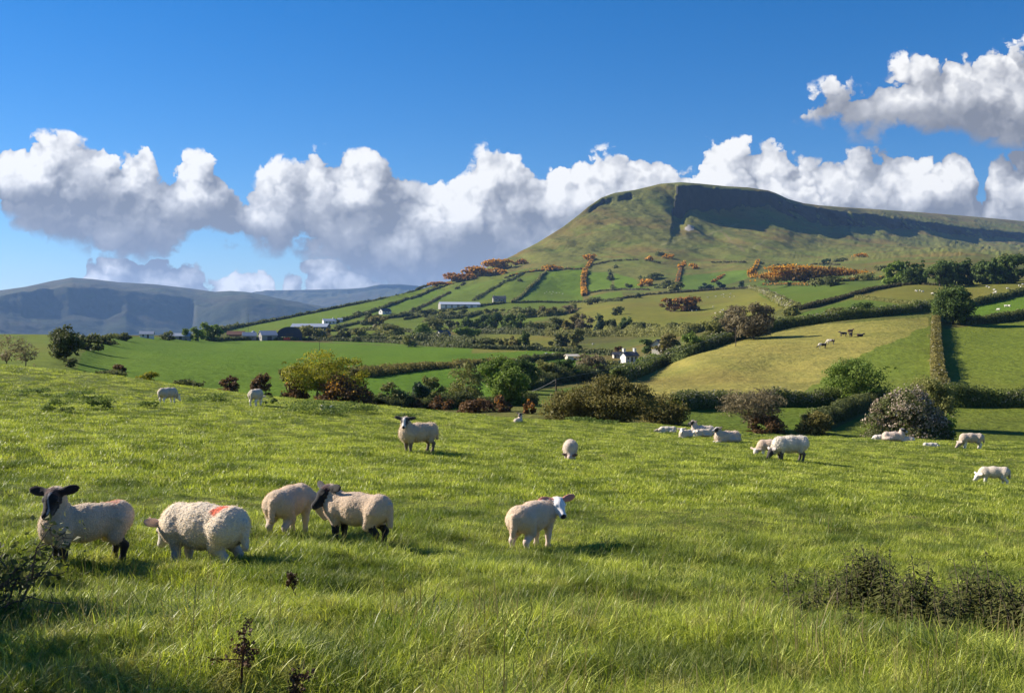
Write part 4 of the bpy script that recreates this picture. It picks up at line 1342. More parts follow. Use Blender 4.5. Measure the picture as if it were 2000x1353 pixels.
FLOCKS = [  # tiny white dots: where they graze, how they are told apart, their places
    ('tiny white sheep on the green hillside strip left of the orange gorse hedge', 'tiny sheep on the hillside strip',
     [(1068, 571), (1074, 571), (1080, 570), (1087, 573), (1092, 572), (1064, 574), (1078, 575), (1099, 574)]),
    ('tiny white sheep on the olive field uphill of the brown gorse mound', 'tiny sheep above the brown gorse mound',
     [(1398, 580), (1409, 577), (1413, 576), (1414, 581), (1427, 575), (1434, 580), (1383, 582), (1426, 581)]),
    ('tiny white sheep on the olive field between the gorse mound and the bare trees', 'tiny sheep below the brown gorse mound',
     [(1410, 607), (1413, 606), (1407, 611), (1427, 606), (1397, 613), (1352, 608), (1360, 607), (1393, 600)]),
    ('tiny white sheep on the field below the dark wood, left of the big round tree', 'tiny sheep left of the round tree',
     [(1791, 570), (1797, 569), (1802, 571), (1821, 575), (1788, 569)]),
    ('tiny white sheep on the field below the dark wood, right of the big round tree', 'tiny sheep right of the round tree',
     [(1932, 563), (1928, 561), (1942, 568), (1945, 572), (1968, 565), (1974, 553), (1990, 559), (1893, 579), (1942, 574), (1994, 562), (1998, 557)]),
    ('tiny white sheep lying on the bright strip beside the round tree', 'tiny sheep on the bright strip', [(1965, 600), (1971, 600), (1950, 607)]),
    ('tiny white sheep by the hedge at the far edge of the big green field', 'tiny sheep by the far hedge', [(944, 676), (958, 676), (965, 676), (984, 677), (1067, 693), (1081, 694), (1158, 674)]),
]


def build_far_sheep():
    me, _, _ = sheep_mesh(math.pi, (-0.8, -0.2, -0.6), (0.50, 0, 0.25), fat=1.12, voxel=0.05, wool=(0.76, 0.70, 0.60), face=(0.6, 0.52, 0.45), seed=30, curl=0.0)
    r = random.Random(5)
    for label, group, spots in FLOCKS:
        for k, (px, py) in enumerate(spots):
            p = surf(px, py)
            o = obj('sheep', me, None, p, r.uniform(0, 6.28))
            s = 1.35
            o.scale = (s, s, s)
            tag(o, label, 'sheep', group)


build_flock()
build_cows()
build_far_sheep()

# ------------------------------------------------------------------ foliage
def foliage_mat(name, dark, light, translucent=0.38, rough=0.6, gloss=0.2):
    m, b, out = new_mat(name)
    c = b.mix(attr(b, 'tone', 'Fac'), dark, light)
    p = pr(b, c, rough, gloss)
    tr = b.n('ShaderNodeBsdfTranslucent')
    b.put(tr.inputs[0], c)
    mx = b.n('ShaderNodeMixShader')
    mx.inputs[0].default_value = translucent
    b.put(mx.inputs[1], p.outputs[0]); b.put(mx.inputs[2], tr.outputs[0])
    b.put(out.inputs['Surface'], mx.outputs[0])
    return m


def bark_mat(name, dark, light):
    m, b, out = new_mat(name)
    oc = b.n('ShaderNodeTexCoord').outputs['Object']
    n = b.noise(oc, 6, 5, 0.7)
    p = pr(b, b.mix(n, dark, light), 0.9, 0.1)
    b.put(p.inputs['Normal'], bump(b, n, 0.5, 0.03))
    b.put(out.inputs['Surface'], p.outputs[0])
    return m


LEAF = {k: foliage_mat('leaf_' + k, *v) for k, v in {
    'sycamore': ((0.051, 0.090, 0.019), (0.142, 0.198, 0.043)),
    'green': ((0.095, 0.147, 0.020), (0.234, 0.320, 0.051)),
    'olive': ((0.147, 0.155, 0.042), (0.328, 0.320, 0.095)),
    'willow': ((0.170, 0.175, 0.010), (0.400, 0.370, 0.030)),
    'bare': ((0.135, 0.112, 0.056), (0.300, 0.245, 0.130)),
    'brown': ((0.130, 0.118, 0.030), (0.300, 0.255, 0.070)),
    'gorse': ((0.085, 0.052, 0.024), (0.250, 0.140, 0.056)),
    'rusty': ((0.170, 0.100, 0.026), (0.430, 0.240, 0.052)),
    'pine': ((0.027, 0.059, 0.031), (0.078, 0.124, 0.062)),
    'thorn': ((0.066, 0.080, 0.024), (0.190, 0.208, 0.062)),
    'hedge': ((0.078, 0.107, 0.023), (0.224, 0.259, 0.062)),
    'weeds': ((0.086, 0.138, 0.027), (0.216, 0.277, 0.062)),
    'wall': ((0.069, 0.069, 0.031), (0.155, 0.138, 0.062)),
    'nettle': ((0.052, 0.070, 0.016), (0.175, 0.175, 0.052)),
}.items()}
FLOWER = {'orange': foliage_mat('gorse_flower', (0.58, 0.26, 0.018), (0.84, 0.45, 0.035)),
          'rust': foliage_mat('gorse_faded_flower', (0.38, 0.15, 0.018), (0.62, 0.27, 0.035)),
          'cream': foliage_mat('thorn_blossom', (0.30, 0.22, 0.15), (0.66, 0.54, 0.43)),
          'pale': foliage_mat('hedge_blossom', (0.26, 0.25, 0.15), (0.46, 0.42, 0.30))}
BARK = bark_mat('bark', (0.05, 0.04, 0.03), (0.16, 0.13, 0.10))
PALE_BARK = bark_mat('pale_bark', (0.12, 0.10, 0.075), (0.30, 0.26, 0.20))


def leaf_quads(P, N, size, r, aspect=1.5):
    """one folded leaf or spray at each point, facing roughly along N"""
    n = len(P)
    N = N + r.normal(0, 0.55, (n, 3))
    N /= np.linalg.norm(N, axis=1, keepdims=True) + 1e-9
    t = np.cross(N, r.normal(0, 1, (n, 3)))
    t /= np.linalg.norm(t, axis=1, keepdims=True) + 1e-9
    b = np.cross(N, t)
    s = (np.asarray(size) * r.uniform(0.55, 1.35, n))[:, None]
    V = np.stack([P - t * s * aspect / 2, P - b * s * 0.5 + N * s * 0.12, P + t * s * aspect / 2, P + b * s * 0.5 + N * s * 0.12], 1)
    return V.reshape(-1, 3), np.arange(4 * n).reshape(n, 4)


def crown_cloud(r, n, W, D, z0, z1, nclump, shape='round', fill=0.72):
    """points and outward directions of the leaves of a crown made of many uneven clumps"""
    cz, hz = (z0 + z1) / 2, (z1 - z0) / 2
    C = []
    while len(C) < nclump:
        v = r.normal(0, 1, 3)
        v /= np.linalg.norm(v)
        rad = r.uniform(0.35, 1.0) ** 0.6 * fill
        c = v * rad
        if shape == 'cone':
            w = 1.0 - 0.85 * (c[2] * 0.5 + 0.5)
            c[:2] *= w
        elif shape == 'dome':
            c[2] = abs(c[2]) * 1.55 - 0.75
        elif shape == 'fan':
            c[:2] *= 0.55 + 0.45 * (c[2] * 0.5 + 0.5) * 1.3
        C.append(c)
    C = np.array(C)
    far = r.uniform(0, 1, nclump) < 0.2                         # sprigs standing out of the outline
    C[far] *= r.uniform(1.15, 1.4, (far.sum(), 1))
    R = np.where(far, r.uniform(0.08, 0.16, nclump), r.uniform(0.14, 0.40, nclump)) * (1.15 if nclump < 14 else 1.0)
    w = R ** 2 / (R ** 2).sum()
    k = r.choice(nclump, n, p=w)
    v = r.normal(0, 1, (n, 3))
    v /= np.linalg.norm(v, axis=1, keepdims=True)
    v[:, 2] = np.where(v[:, 2] < -0.3, -v[:, 2] * 0.6, v[:, 2])
    q = C[k] + v * (R[k] * r.uniform(0.45, 1.08, n) ** 0.7)[:, None]
    S = np.array([W / 2, D / 2, hz])
    P = q * S + np.array([0, 0, cz])
    tone = np.clip(0.5 + (r.uniform(-0.35, 0.35, nclump))[k] + r.normal(0, 0.18, n), 0, 1)
    return P, v, tone, C * S + np.array([0, 0, cz]), R * W / 2


def tube(points, radii, sides=6):
    pts = np.asarray(points, float)
    V = []
    for i in range(len(pts)):
        d = pts[min(i + 1, len(pts) - 1)] - pts[max(i - 1, 0)]
        d /= np.linalg.norm(d) + 1e-9
        a = np.cross(d, (0.31, 0.95, 0.05)); a /= np.linalg.norm(a) + 1e-9
        b = np.cross(d, a)
        t = np.arange(sides) / sides * 2 * np.pi
        V.append(pts[i] + radii[i] * (np.cos(t)[:, None] * a + np.sin(t)[:, None] * b))
    V = np.concatenate(V)
    Fq = []
    for i in range(len(pts) - 1):
        for k in range(sides):
            Fq.append((i * sides + k, i * sides + (k + 1) % sides, (i + 1) * sides + (k + 1) % sides, (i + 1) * sides + k))
    return V, np.array(Fq)


class Acc:
    def __init__(self):
        self.V, self.Q, self.n = [], [], 0

    def add(self, V, Q):
        self.V.append(V); self.Q.append(Q + self.n); self.n += len(V)

    def mesh(self, name, mat, attrs=None, smooth=True):
        return make_mesh(name, np.concatenate(self.V), [np.concatenate(self.Q)], smooth, attrs, [mat])


def limbs_mesh(r, H, W, tips, base_r, mat, twigs=0, stems=1):
    A = Acc()
    fork = np.array([r.normal(0, 0.03) * W, r.normal(0, 0.03) * W, H * r.uniform(0.22, 0.32)])
    for s in range(stems):
        b0 = np.array([0, 0, -0.15]) if stems == 1 else np.array([r.normal(0, 0.05) * W, r.normal(0, 0.05) * W, -0.15])
        A.add(*tube([b0, b0 * 0.4 + fork * 0.5, fork], [base_r * 1.35, base_r, base_r * 0.8], 7))
    for t in tips:
        mid = fork + (t - fork) * 0.5 + r.normal(0, 0.05, 3) * W
        mid[2] += 0.06 * H
        A.add(*tube([fork, fork * 0.45 + mid * 0.55 + r.normal(0, 0.02, 3) * W, mid, t], [base_r * 0.55, base_r * 0.42, base_r * 0.28, base_r * 0.10], 5))
        for _ in range(twigs):
            q = mid + (t - mid) * r.uniform(0, 1)
            e = q + r.normal(0, 0.10, 3) * W + np.array([0, 0, 0.06 * H])
            A.add(*tube([q, (q + e) / 2 + r.normal(0, 0.015, 3) * W, e], [base_r * 0.16, base_r * 0.11, base_r * 0.05], 4))
    return A.mesh('trunk', mat)


SEED = [100]


def plant(label, px, base, top, width, kind, name='tree', cat='tree', group=None, shape='round', dens=1.0, trunk=True, crown_from=0.05, clumps=None,
          flower=None, flower_amt=0.0, where=None, depth=0.85, bark=None, twigs=0, leafsize=1.0, aspect=1.5, core=True, tips=9, push=0.0):
    """a tree or bush: its foot, its top and its breadth as the photograph shows them, built at its distance in real size"""
    SEED[0] += 1
    r = np.random.default_rng(SEED[0])
    p = (where or surf)(px, base)
    Y = float(p[1])
    H, W = (base - top) / F * Y, width / F * Y
    area = width * (base - top) / 3.81
    n = int(np.clip(area * 3.4 * dens, 70, 16000))
    leaf = 1.55 * Y / 995 * leafsize * (1.0 if area > 120 else 0.9)
    nc = clumps or int(np.clip(area / 22, 7, 60))
    P, N, tone, C, R = crown_cloud(r, n, W, W * depth, H * crown_from, H * 0.97, nc, shape)
    for ax_, lo_, hi_ in ((0, -W / 2, W / 2), (1, -W * depth / 2, W * depth / 2), (2, H * crown_from, H * 0.985)):
        a_, b_ = np.percentile(P[:, ax_], (2.0, 98.2))
        k_ = (hi_ - lo_) / (b_ - a_)
        P[:, ax_] = lo_ + (P[:, ax_] - a_) * k_
        C[:, ax_] = lo_ + (C[:, ax_] - a_) * k_
    V, Q = leaf_quads(P, N, leaf, r, aspect)
    t4 = np.repeat(tone, 4)
    V[:, 2] = np.maximum(V[:, 2], -0.1)
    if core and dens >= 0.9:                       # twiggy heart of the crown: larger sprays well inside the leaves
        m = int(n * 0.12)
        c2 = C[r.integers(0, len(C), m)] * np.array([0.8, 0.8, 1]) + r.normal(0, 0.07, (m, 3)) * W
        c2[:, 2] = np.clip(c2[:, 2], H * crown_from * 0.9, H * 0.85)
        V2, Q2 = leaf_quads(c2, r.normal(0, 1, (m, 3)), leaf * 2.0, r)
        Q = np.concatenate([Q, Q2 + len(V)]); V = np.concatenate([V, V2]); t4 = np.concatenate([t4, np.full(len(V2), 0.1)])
    crown = make_mesh('crown' if trunk else 'foliage', V, [Q], False, {'tone': t4}, [LEAF[kind]])
    turn = r.uniform(-0.3, 0.3)
    if trunk:
        root = bpy.data.objects.new(name, None)
        COL.objects.link(root)
        root.empty_display_size = 0.5
        root.location, root.rotation_euler = p, (0, 0, turn)
        obj('crown', crown, root)
        idx = r.permutation(len(C))[:tips]
        obj('trunk', limbs_mesh(r, H, W, C[idx], max(0.026 * H, 0.03) * (0.8 if twigs else 1.0), bark or BARK, twigs), root)
    else:
        root = obj(name, crown, None, p, turn)
    if flower:
        k = r.permutation(len(P))
        k = k[(P[k, 2] > H * 0.35) | (r.uniform(0, 1, len(k)) < 0.25)]
        k = k[:max(6, int(len(P) * flower_amt))]
        low = smoothstep(fbm(P[k] / (W * 0.28) + SEED[0], 2, 4), -0.55, 0.0) > r.uniform(0, 1, len(k))
        k = k[low] if low.sum() > 5 and flower_amt < 0.8 else k
        Vf, Qf = leaf_quads(P[k] + N[k] * leaf * 0.5, N[k], leaf * 1.15, r, 1.2)
        obj('blossom', make_mesh('blossom', Vf, [Qf], False, {'tone': r.uniform(0, 1, len(k)).repeat(4)}, [FLOWER[flower]]), root)
    tag(root, label, cat, group)
    return root


def hedge(label, line, h, w, kind='hedge', name='hedge', cat='hedge', group=None, flower=None, flower_amt=0.1, rough=0.42, dens=1.0, where=None, gaps=0.0, leafsize=1.0):
    SEED[0] += 1
    r = np.random.default_rng(SEED[0])
    f = where or surf
    L = np.array(line, float)
    seg = np.concatenate([[0], np.cumsum(np.hypot(*(L[1:] - L[:-1]).T))])
    s = np.linspace(0, seg[-1], max(4, int(seg[-1] / 5)))
    c = np.array([f(x, y) for x, y in zip(np.interp(s, seg, L[:, 0]), np.interp(s, seg, L[:, 1]))])
    d = np.concatenate([[0], np.cumsum(np.linalg.norm(c[1:] - c[:-1], axis=1))])
    tot = d[-1]
    o = c[len(c) // 2].copy()
    Ym = c[:, 1].mean()
    leaf = max(1.45 * Ym / 995 * leafsize, 0.05)
    n = int(np.clip(tot * (2 * h + w) * 1.9 * dens / leaf ** 2, 60, 26000))
    t = r.uniform(0, tot, n)
    pc = np.stack([np.interp(t, d, c[:, i]) for i in range(3)], -1)
    tg = np.stack([np.interp(t + 0.5, d, c[:, i]) - np.interp(t - 0.5, d, c[:, i]) for i in range(2)], -1)
    tg /= np.linalg.norm(tg, axis=1, keepdims=True) + 1e-9
    sd = np.stack([-tg[:, 1], tg[:, 0], np.zeros(n)], -1)
    hn = 1 + rough * (fbm2(t / (2.2 * h) + SEED[0], np.zeros(n), 3, 12) * 1.3)
    if gaps:
        keep = fbm2(t / (7 * h) + 3 * SEED[0], np.zeros(n) + 0.5, 2, 15) > (gaps - 0.5)
    else:
        keep = np.ones(n, bool)
    a = r.uniform(-0.1, math.pi + 0.1, n)
    rad = r.uniform(0.72, 1.06, n)
    off = np.sign(np.cos(a)) * np.abs(np.cos(a)) ** 0.6
    hh = np.maximum(np.sin(a), 0) ** 0.7
    hh = np.where(r.uniform(0, 1, n) < 0.35, r.uniform(0, 1, n), hh)
    P = pc + sd * (off * rad * w / 2)[:, None] + np.array([0, 0, 1.0]) * (hh * rad * h * hn)[:, None]
    N = sd * off[:, None] + np.array([0, 0, 1.0]) * hh[:, None]
    P, N, t = P[keep], N[keep], t[keep]
    n = len(P)
    V, Q = leaf_quads(P - o, N, leaf, r)
    tone = np.clip(0.45 + 0.5 * fbm2(t / (1.3 * h), P[:, 2] / h, 2, 18) + r.normal(0, 0.2, n), 0, 1)
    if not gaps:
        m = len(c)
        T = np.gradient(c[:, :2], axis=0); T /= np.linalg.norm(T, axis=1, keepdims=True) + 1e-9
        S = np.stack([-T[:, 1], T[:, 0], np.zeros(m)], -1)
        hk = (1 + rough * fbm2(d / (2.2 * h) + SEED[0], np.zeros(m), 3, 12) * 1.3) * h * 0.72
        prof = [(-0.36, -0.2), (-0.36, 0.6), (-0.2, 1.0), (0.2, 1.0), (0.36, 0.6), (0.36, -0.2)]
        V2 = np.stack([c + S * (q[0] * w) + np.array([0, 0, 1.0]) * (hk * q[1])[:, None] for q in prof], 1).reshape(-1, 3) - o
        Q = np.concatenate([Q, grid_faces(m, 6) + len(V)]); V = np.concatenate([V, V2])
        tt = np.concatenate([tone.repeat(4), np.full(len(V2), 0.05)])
    else:
        tt = tone.repeat(4)
    ob = obj(name, make_mesh(name, V, [Q], False, {'tone': tt}, [LEAF[kind]]), None, o)
    if flower:
        k = np.flatnonzero((hh[keep] > 0.35) & (r.uniform(0, 1, n) < flower_amt * 2.2 * (fbm2(t / (1.5 * h), P[:, 2] / h + 9, 2, 29) > -0.05)))
        if len(k) > 3:
            Vf, Qf = leaf_quads(P[k] + N[k] * leaf * 0.4 - o, N[k], leaf * 0.95, r, 1.2)
            obj('blossom', make_mesh('blossom', Vf, [Qf], False, {'tone': r.uniform(0, 1, len(k)).repeat(4)}, [FLOWER[flower]]), ob)
    tag(ob, label, cat, group)
    return ob


def build_hedges():
    H = hedge
    fh = 'hedges of the near valley fields'
    H('thick blossoming hedge along the upper edge of the golden field', [(1205, 747), (1260, 729), (1330, 701), (1440, 662), (1520, 643), (1640, 626), (1750, 613), (1832, 603)], 3.1, 3.0, group=fh, flower='pale', flower_amt=0.08, rough=0.35)
    H('clipped blossom flecked hedge along the bottom of the golden field', [(1318, 800), (1400, 797), (1500, 795), (1560, 794), (1640, 792)], 2.2, 2.0, group=fh, flower='pale', flower_amt=0.16)
    H('straight hedge running uphill between the golden field and the right hand field', [(1838, 775), (1832, 740), (1829, 700), (1828, 660), (1829, 612)], 2.3, 2.2, group=fh, kind='brown', flower='pale', flower_amt=0.03, rough=0.32)
    H('tall pale leaved hedge below the right hand field', [(1842, 795), (1900, 794), (2000, 796), (2120, 798), (2250, 800)], 3.0, 2.6, group=fh, flower='pale', flower_amt=0.15, rough=0.4)
    H('slanting hedge climbing from the bare thorn towards the round green tree', [(1580, 838), (1625, 822), (1680, 802), (1725, 789)], 1.7, 1.8, group=fh, kind='thorn', rough=0.35)
    H('dark hedge beside the trunk of the big round tree', [(1882, 634), (1940, 630), (2000, 622), (2110, 610)], 2.5, 2.2, group=fh, kind='thorn')
    H('hedge above the bright strip, right of the big round tree', [(1888, 600), (1940, 590), (2000, 574), (2110, 548)], 2.6, 2.2, group=fh, kind='thorn', rough=0.4)
    wl = 'field walls and thin hedges on the upper fields'
    H('dark stone topped hedge bank slanting up to the dark wood', [(1548, 611), (1600, 597), (1650, 583), (1700, 568), (1758, 559)], 2.0, 2.2, 'wall', group=wl, rough=0.2)
    H('thin scrubby hedge between the corner of the bank and the golden field hedge', [(1672, 582), (1720, 588), (1765, 594), (1830, 602)], 1.3, 1.6, 'olive', group=wl, rough=0.4)
    H('short thin hedge below the left clump of the dark wood', [(1760, 558), (1790, 556), (1830, 558)], 1.2, 1.4, 'wall', group=wl)
    H('long dark hedge along the top of the big green field, below the barns', [(410, 666), (500, 665), (600, 665), (680, 667), (760, 670), (850, 677), (950, 682), (1050, 685), (1120, 689), (1195, 694)], 2.0, 2.2, 'thorn', group=fh, rough=0.35)
    H('overgrown brown bank across the middle of the big green field', [(700, 737), (760, 730), (820, 723), (900, 716), (960, 712), (1010, 710)], 1.5, 4.0, 'brown', group=fh, rough=0.5)
    H('dark bushy hedge ending the second green field by the white house', [(1015, 708), (1060, 703), (1100, 699), (1125, 697)], 1.8, 2.0, 'thorn', group=fh)
    H('dark hedge at the foot of the middle slope behind the tall green tree', [(1010, 762), (1060, 752), (1110, 745), (1160, 741), (1205, 736)], 1.3, 1.8, 'thorn', group=fh)
    hl = 'hedge lines on the hillside fields'
    H('hedge with small bushes forming the skyline of the left hand farm slope', [(425, 647), (480, 637), (560, 622), (640, 606), (720, 589), (790, 573), (850, 558)], 2.6, 3.0, 'thorn', group=hl, rough=0.8)
    H('diagonal bushy hedge climbing between the two long green strips', [(650, 632), (690, 621), (735, 607), (770, 594), (810, 578), (860, 561)], 2.6, 3.2, 'thorn', group=hl, rough=0.7)
    H('thin diagonal hedge up the slope left of the long grey barn', [(800, 612), (840, 592), (870, 574), (910, 553)], 2.0, 2.4, 'wall', group=hl, rough=0.6, gaps=0.35)
    H('diagonal line of bushes up the slope right of the long grey barn', [(925, 586), (950, 573), (975, 559), (1000, 545), (1022, 533)], 2.6, 3.0, 'thorn', group=hl, rough=0.8, gaps=0.3)
    H('diagonal bush line along the left of the sheep dotted hillside field', [(1000, 592), (1020, 578), (1042, 558), (1066, 531)], 2.8, 3.0, 'olive', group=hl, rough=0.8)
    H('wall with rusty gorse along the top of the hillside fields', [(985, 541), (1030, 532), (1065, 528), (1100, 526), (1138, 527)], 1.9, 2.4, 'wall', group=hl, flower='rust', flower_amt=0.18, rough=0.6)
    H('hedge under the sheep dotted hillside field', [(1002, 592), (1050, 591), (1100, 591), (1160, 590), (1215, 588)], 2.2, 2.4, 'thorn', group=hl)
    H('blazing orange gorse hedge running straight up the hillside', [(1141, 577), (1139, 560), (1140, 545), (1143, 530)], 4.2, 5.5, 'rusty', group=hl, flower='orange', flower_amt=0.75, rough=0.4)
    H('gorse hedge continuing above the blazing orange one', [(1146, 527), (1152, 517), (1162, 503)], 3.0, 4.0, 'rusty', group=hl, flower='orange', flower_amt=0.25, rough=0.6, gaps=0.3)
    H('dotted bush line between the two small hillside fields', [(1197, 566), (1194, 550), (1190, 534)], 3.2, 4.0, 'thorn', group=hl, rough=0.8, gaps=0.3)
    H('wall under the small hillside fields', [(1147, 573), (1180, 568), (1215, 565), (1268, 567)], 1.8, 2.2, 'wall', group=hl)
    H('wall above the olive field, running to the right from the gorse hedge foot', [(1150, 592), (1200, 586), (1260, 577), (1330, 572), (1400, 566), (1470, 563)], 1.9, 2.4, 'wall', group=hl, rough=0.5)
    H('bushy hedge curving down the right side of the olive field', [(1465, 563), (1490, 572), (1510, 584), (1530, 596), (1555, 608)], 3.2, 4.5, 'olive', group=hl, flower='pale', flower_amt=0.1, rough=0.6)
    H('faint wall across the foot of the hill', [(1150, 521), (1200, 513), (1240, 511), (1290, 513)], 1.5, 2.0, 'wall', group=hl, gaps=0.2)
    H('broken wall at the foot of the hill left of the tall gorse wall', [(1388, 516), (1430, 513), (1472, 511)], 1.8, 2.2, 'wall', group=hl, gaps=0.2)
    H('pale stone wall running up the hill foot, tipped with orange gorse', [(1321, 558), (1325, 542), (1331, 522)], 2.2, 3.4, 'bare', group=hl, flower='rust', flower_amt=0.15, rough=0.5)
    H('stone wall edged with orange gorse at the left end of the gorse field', [(1469, 543), (1473, 530), (1481, 508)], 2.6, 4.0, 'wall', group=hl, flower='orange', flower_amt=0.3, rough=0.5)
    H('wall along the top of the wide orange gorse thicket', [(1482, 515), (1540, 517), (1600, 516), (1640, 517)], 1.6, 2.2, 'wall', group=hl, gaps=0.2)
    H('scrub line below the orange gorse thicket with a few flowers', [(1490, 557), (1530, 557), (1580, 558), (1620, 553), (1660, 549), (1725, 545)], 2.0, 3.0, 'thorn', group=hl, flower='rust', flower_amt=0.12, rough=0.6)
    H('gorse line creeping diagonally across the green slope below the hill', [(1390, 552), (1400, 546), (1414, 537)], 2.0, 3.0, 'gorse', group=hl, flower='rust', flower_amt=0.3, gaps=0.2)
    ud = 'overgrown hedges under the valley trees'
    H('overgrown dark hedge under the row of dark round trees', [(880, 648), (920, 651), (970, 652), (1020, 653), (1075, 656)], 3.6, 4.5, 'thorn', group=ud, rough=0.6)
    H('long overgrown hedge under the trees below the olive field', [(1070, 656), (1120, 658), (1180, 657), (1240, 656), (1300, 656), (1345, 654), (1400, 640), (1430, 628)], 4.0, 5.0, 'olive', group=ud, rough=0.7)
    H('overgrown hedge through the lane wood by the white gabled cottage', [(690, 668), (740, 667), (800, 666), (840, 667), (890, 670), (930, 674)], 3.6, 5.0, 'thorn', group=ud, rough=0.7)
    H('overgrown curved hedge above the mid valley row', [(940, 622), (980, 619), (1030, 620), (1075, 618), (1110, 612), (1120, 602)], 4.2, 6.0, 'olive', group=ud, rough=0.7)
    H('dark overgrown hedge behind the bushy row left of the white house', [(1030, 752), (1080, 749), (1130, 744), (1180, 736), (1210, 728)], 2.4, 3.0, 'thorn', group=ud, rough=0.6)
    H('scrubby hedge under the tall green tree at the valley bottom', [(740, 796), (830, 796), (900, 796), (960, 794), (1040, 788)], 1.2, 2.0, 'thorn', group=ud, rough=0.8)
    H('scrubby hedge through the trees below the long grey barn', [(760, 622), (810, 616), (860, 624), (905, 622), (940, 612)], 3.0, 5.0, 'thorn', group=ud, rough=0.7)
    H('thin hedge along the lane below the barns', [(640, 648), (720, 645), (790, 648), (850, 655)], 2.0, 2.4, 'thorn', group=hl, rough=0.6)
    H('hedge between the lower strips above the wooded lane', [(655, 642), (700, 632), (760, 622), (800, 612)], 2.2, 2.6, 'thorn', group=hl, rough=0.6)
    H('thin hedge under the long grey barn', [(790, 625), (850, 612), (910, 602), (985, 592)], 2.0, 2.4, 'thorn', group=hl, rough=0.6)


def build_trees():
    T = plant
    B = dict(trunk=False, name='bush', cat='bush')
    GO = dict(trunk=False, name='gorse_bush', cat='gorse bush', kind='gorse', crown_from=0.0, shape='dome', leafsize=0.95)
    def gorse(label, px, base, top, w, **k):
        q = dict(GO); q.update(k)
        kd = q.pop('kind')
        return T(label, px, base, top, w, kd, **q)
    # --- just beyond the crest
    g1 = 'gorse bushes along the crest'
    gorse('small dark red gorse bush behind the crest, first of the row on the left', 443, 768, 736, 42, group=g1)
    gorse('upright dark red gorse bush just above the back of the ewe at the crest', 510, 770, 730, 38, group=g1)
    gorse('round dark red gorse bush under the left of the yellow willow', 577, 778, 741, 46, group=g1, flower='rust', flower_amt=0.06)
    gorse('wide gorse bush with bright orange flowers beside the yellow willow', 676, 790, 737, 100, group=g1, flower='orange', flower_amt=0.16, dens=1.3)
    gorse('low dark gorse between the willow bush and the round olive bush', 735, 792, 768, 36, kind='thorn', group=g1)
    gorse('low reddish gorse clump under the blue green conifer', 802, 797, 776, 44, group=g1)
    gorse('low reddish gorse clump left of the tall green tree', 862, 799, 776, 44, group=g1, flower='rust', flower_amt=0.05)
    gorse('spreading pinkish brown gorse clump in front of the tall green tree', 932, 804, 779, 66, group=g1)
    gorse('small rusty gorse bush at the foot of the tall green tree', 982, 804, 773, 32, group=g1, flower='rust', flower_amt=0.12)
    gorse('small orange flowering gorse at the left end of the brown thicket', 1034, 808, 784, 24, group=g1, flower='rust', flower_amt=0.3)
    T('bright yellow green willow with pale branching stems', 618, 782, 690, 108, 'willow', dens=0.85, bark=PALE_BARK, twigs=3, crown_from=0.25, shape='fan', tips=14, clumps=44, leafsize=0.85)
    T('shorter yellow green willow leaning right of the tall one', 682, 780, 700, 66, 'willow', dens=0.85, bark=PALE_BARK, twigs=2, crown_from=0.25, shape='fan', tips=9, clumps=26, leafsize=0.85)
    T('small grey green bush left of the yellow willow', 557, 745, 723, 26, 'olive', **B)
    T('round olive bush standing alone right of the gorse', 766, 792, 748, 50, 'olive', crown_from=0.02, shape='dome', **B)
    T('small blue green conifer among the gorse', 822, 792, 747, 34, 'pine', name='conifer', shape='cone')
    T('olive bush behind the small conifer', 847, 788, 738, 42, 'olive', **B)
    T('tall greyish half leafed tree left of the tall green tree', 912, 788, 714, 64, 'olive', dens=0.75, twigs=2, shape='round', bark=PALE_BARK)
    T('tall bright green tree in front of the valley wood', 996, 792, 722, 64, 'green', dens=1.2)
    T('dark green tree overhanging the tall bright green one from behind', 972, 768, 700, 72, 'green', dens=1.2)
    T('dark rounded tree right of the tall bright green one', 1020, 762, 704, 56, 'sycamore')
    bw = 'bushy trees left of the white house'
    T('pale olive tree, leftmost of the bushy row before the white house', 1066, 747, 705, 44, 'olive', group=bw)
    T('dark green tree, second of the bushy row before the white house', 1098, 745, 703, 54, 'sycamore', group=bw)
    T('grey leafless tree in the bushy row before the white house', 1150, 738, 694, 52, 'bare', dens=0.8, twigs=3, aspect=3.0, group=bw)
    T('low olive tree nearest to the white house', 1186, 732, 703, 40, 'olive', group=bw)
    T('dark small bush at the corner of the white house', 1205, 722, 704, 18, 'pine', **B)
    T('big brown leafed hawthorn, tallest of the thicket at the crest', 1195, 822, 738, 150, 'brown', dens=1.15, twigs=3, tips=14, shape='round', crown_from=0.06)
    T('olive brown bush at the left end of the crest thicket', 1112, 817, 768, 92, 'brown', crown_from=0.0, shape='dome', **B)
    T('reddish brown bush at the right end of the crest thicket', 1288, 824, 774, 96, 'brown', crown_from=0.0, shape='dome', **B)
    T('bare spreading thorn tree with crooked pale branches', 1470, 842, 764, 104, 'bare', dens=0.55, twigs=7, tips=18, aspect=3.5, leafsize=0.7, shape='fan', crown_from=0.25, bark=PALE_BARK)
    T('low red brown scrub at the foot of the bare thorn tree', 1498, 846, 812, 62, 'gorse', crown_from=0.0, shape='dome', **B)
    T('brown scrub bush at the lower end of the slanting hedge', 1590, 846, 806, 64, 'brown', crown_from=0.0, shape='dome', **B)
    T('broad round green tree in the hedge below the golden field', 1672, 792, 704, 104, 'green', dens=0.95, twigs=2, crown_from=0.15, leafsize=0.85, clumps=50)
    T('large hawthorn bush covered in cream blossom at the crest', 1768, 868, 766, 142, 'thorn', dens=1.5, crown_from=0.0, shape='dome', flower='cream', flower_amt=0.62, clumps=38, name='hawthorn_bush', cat='bush', trunk=False)
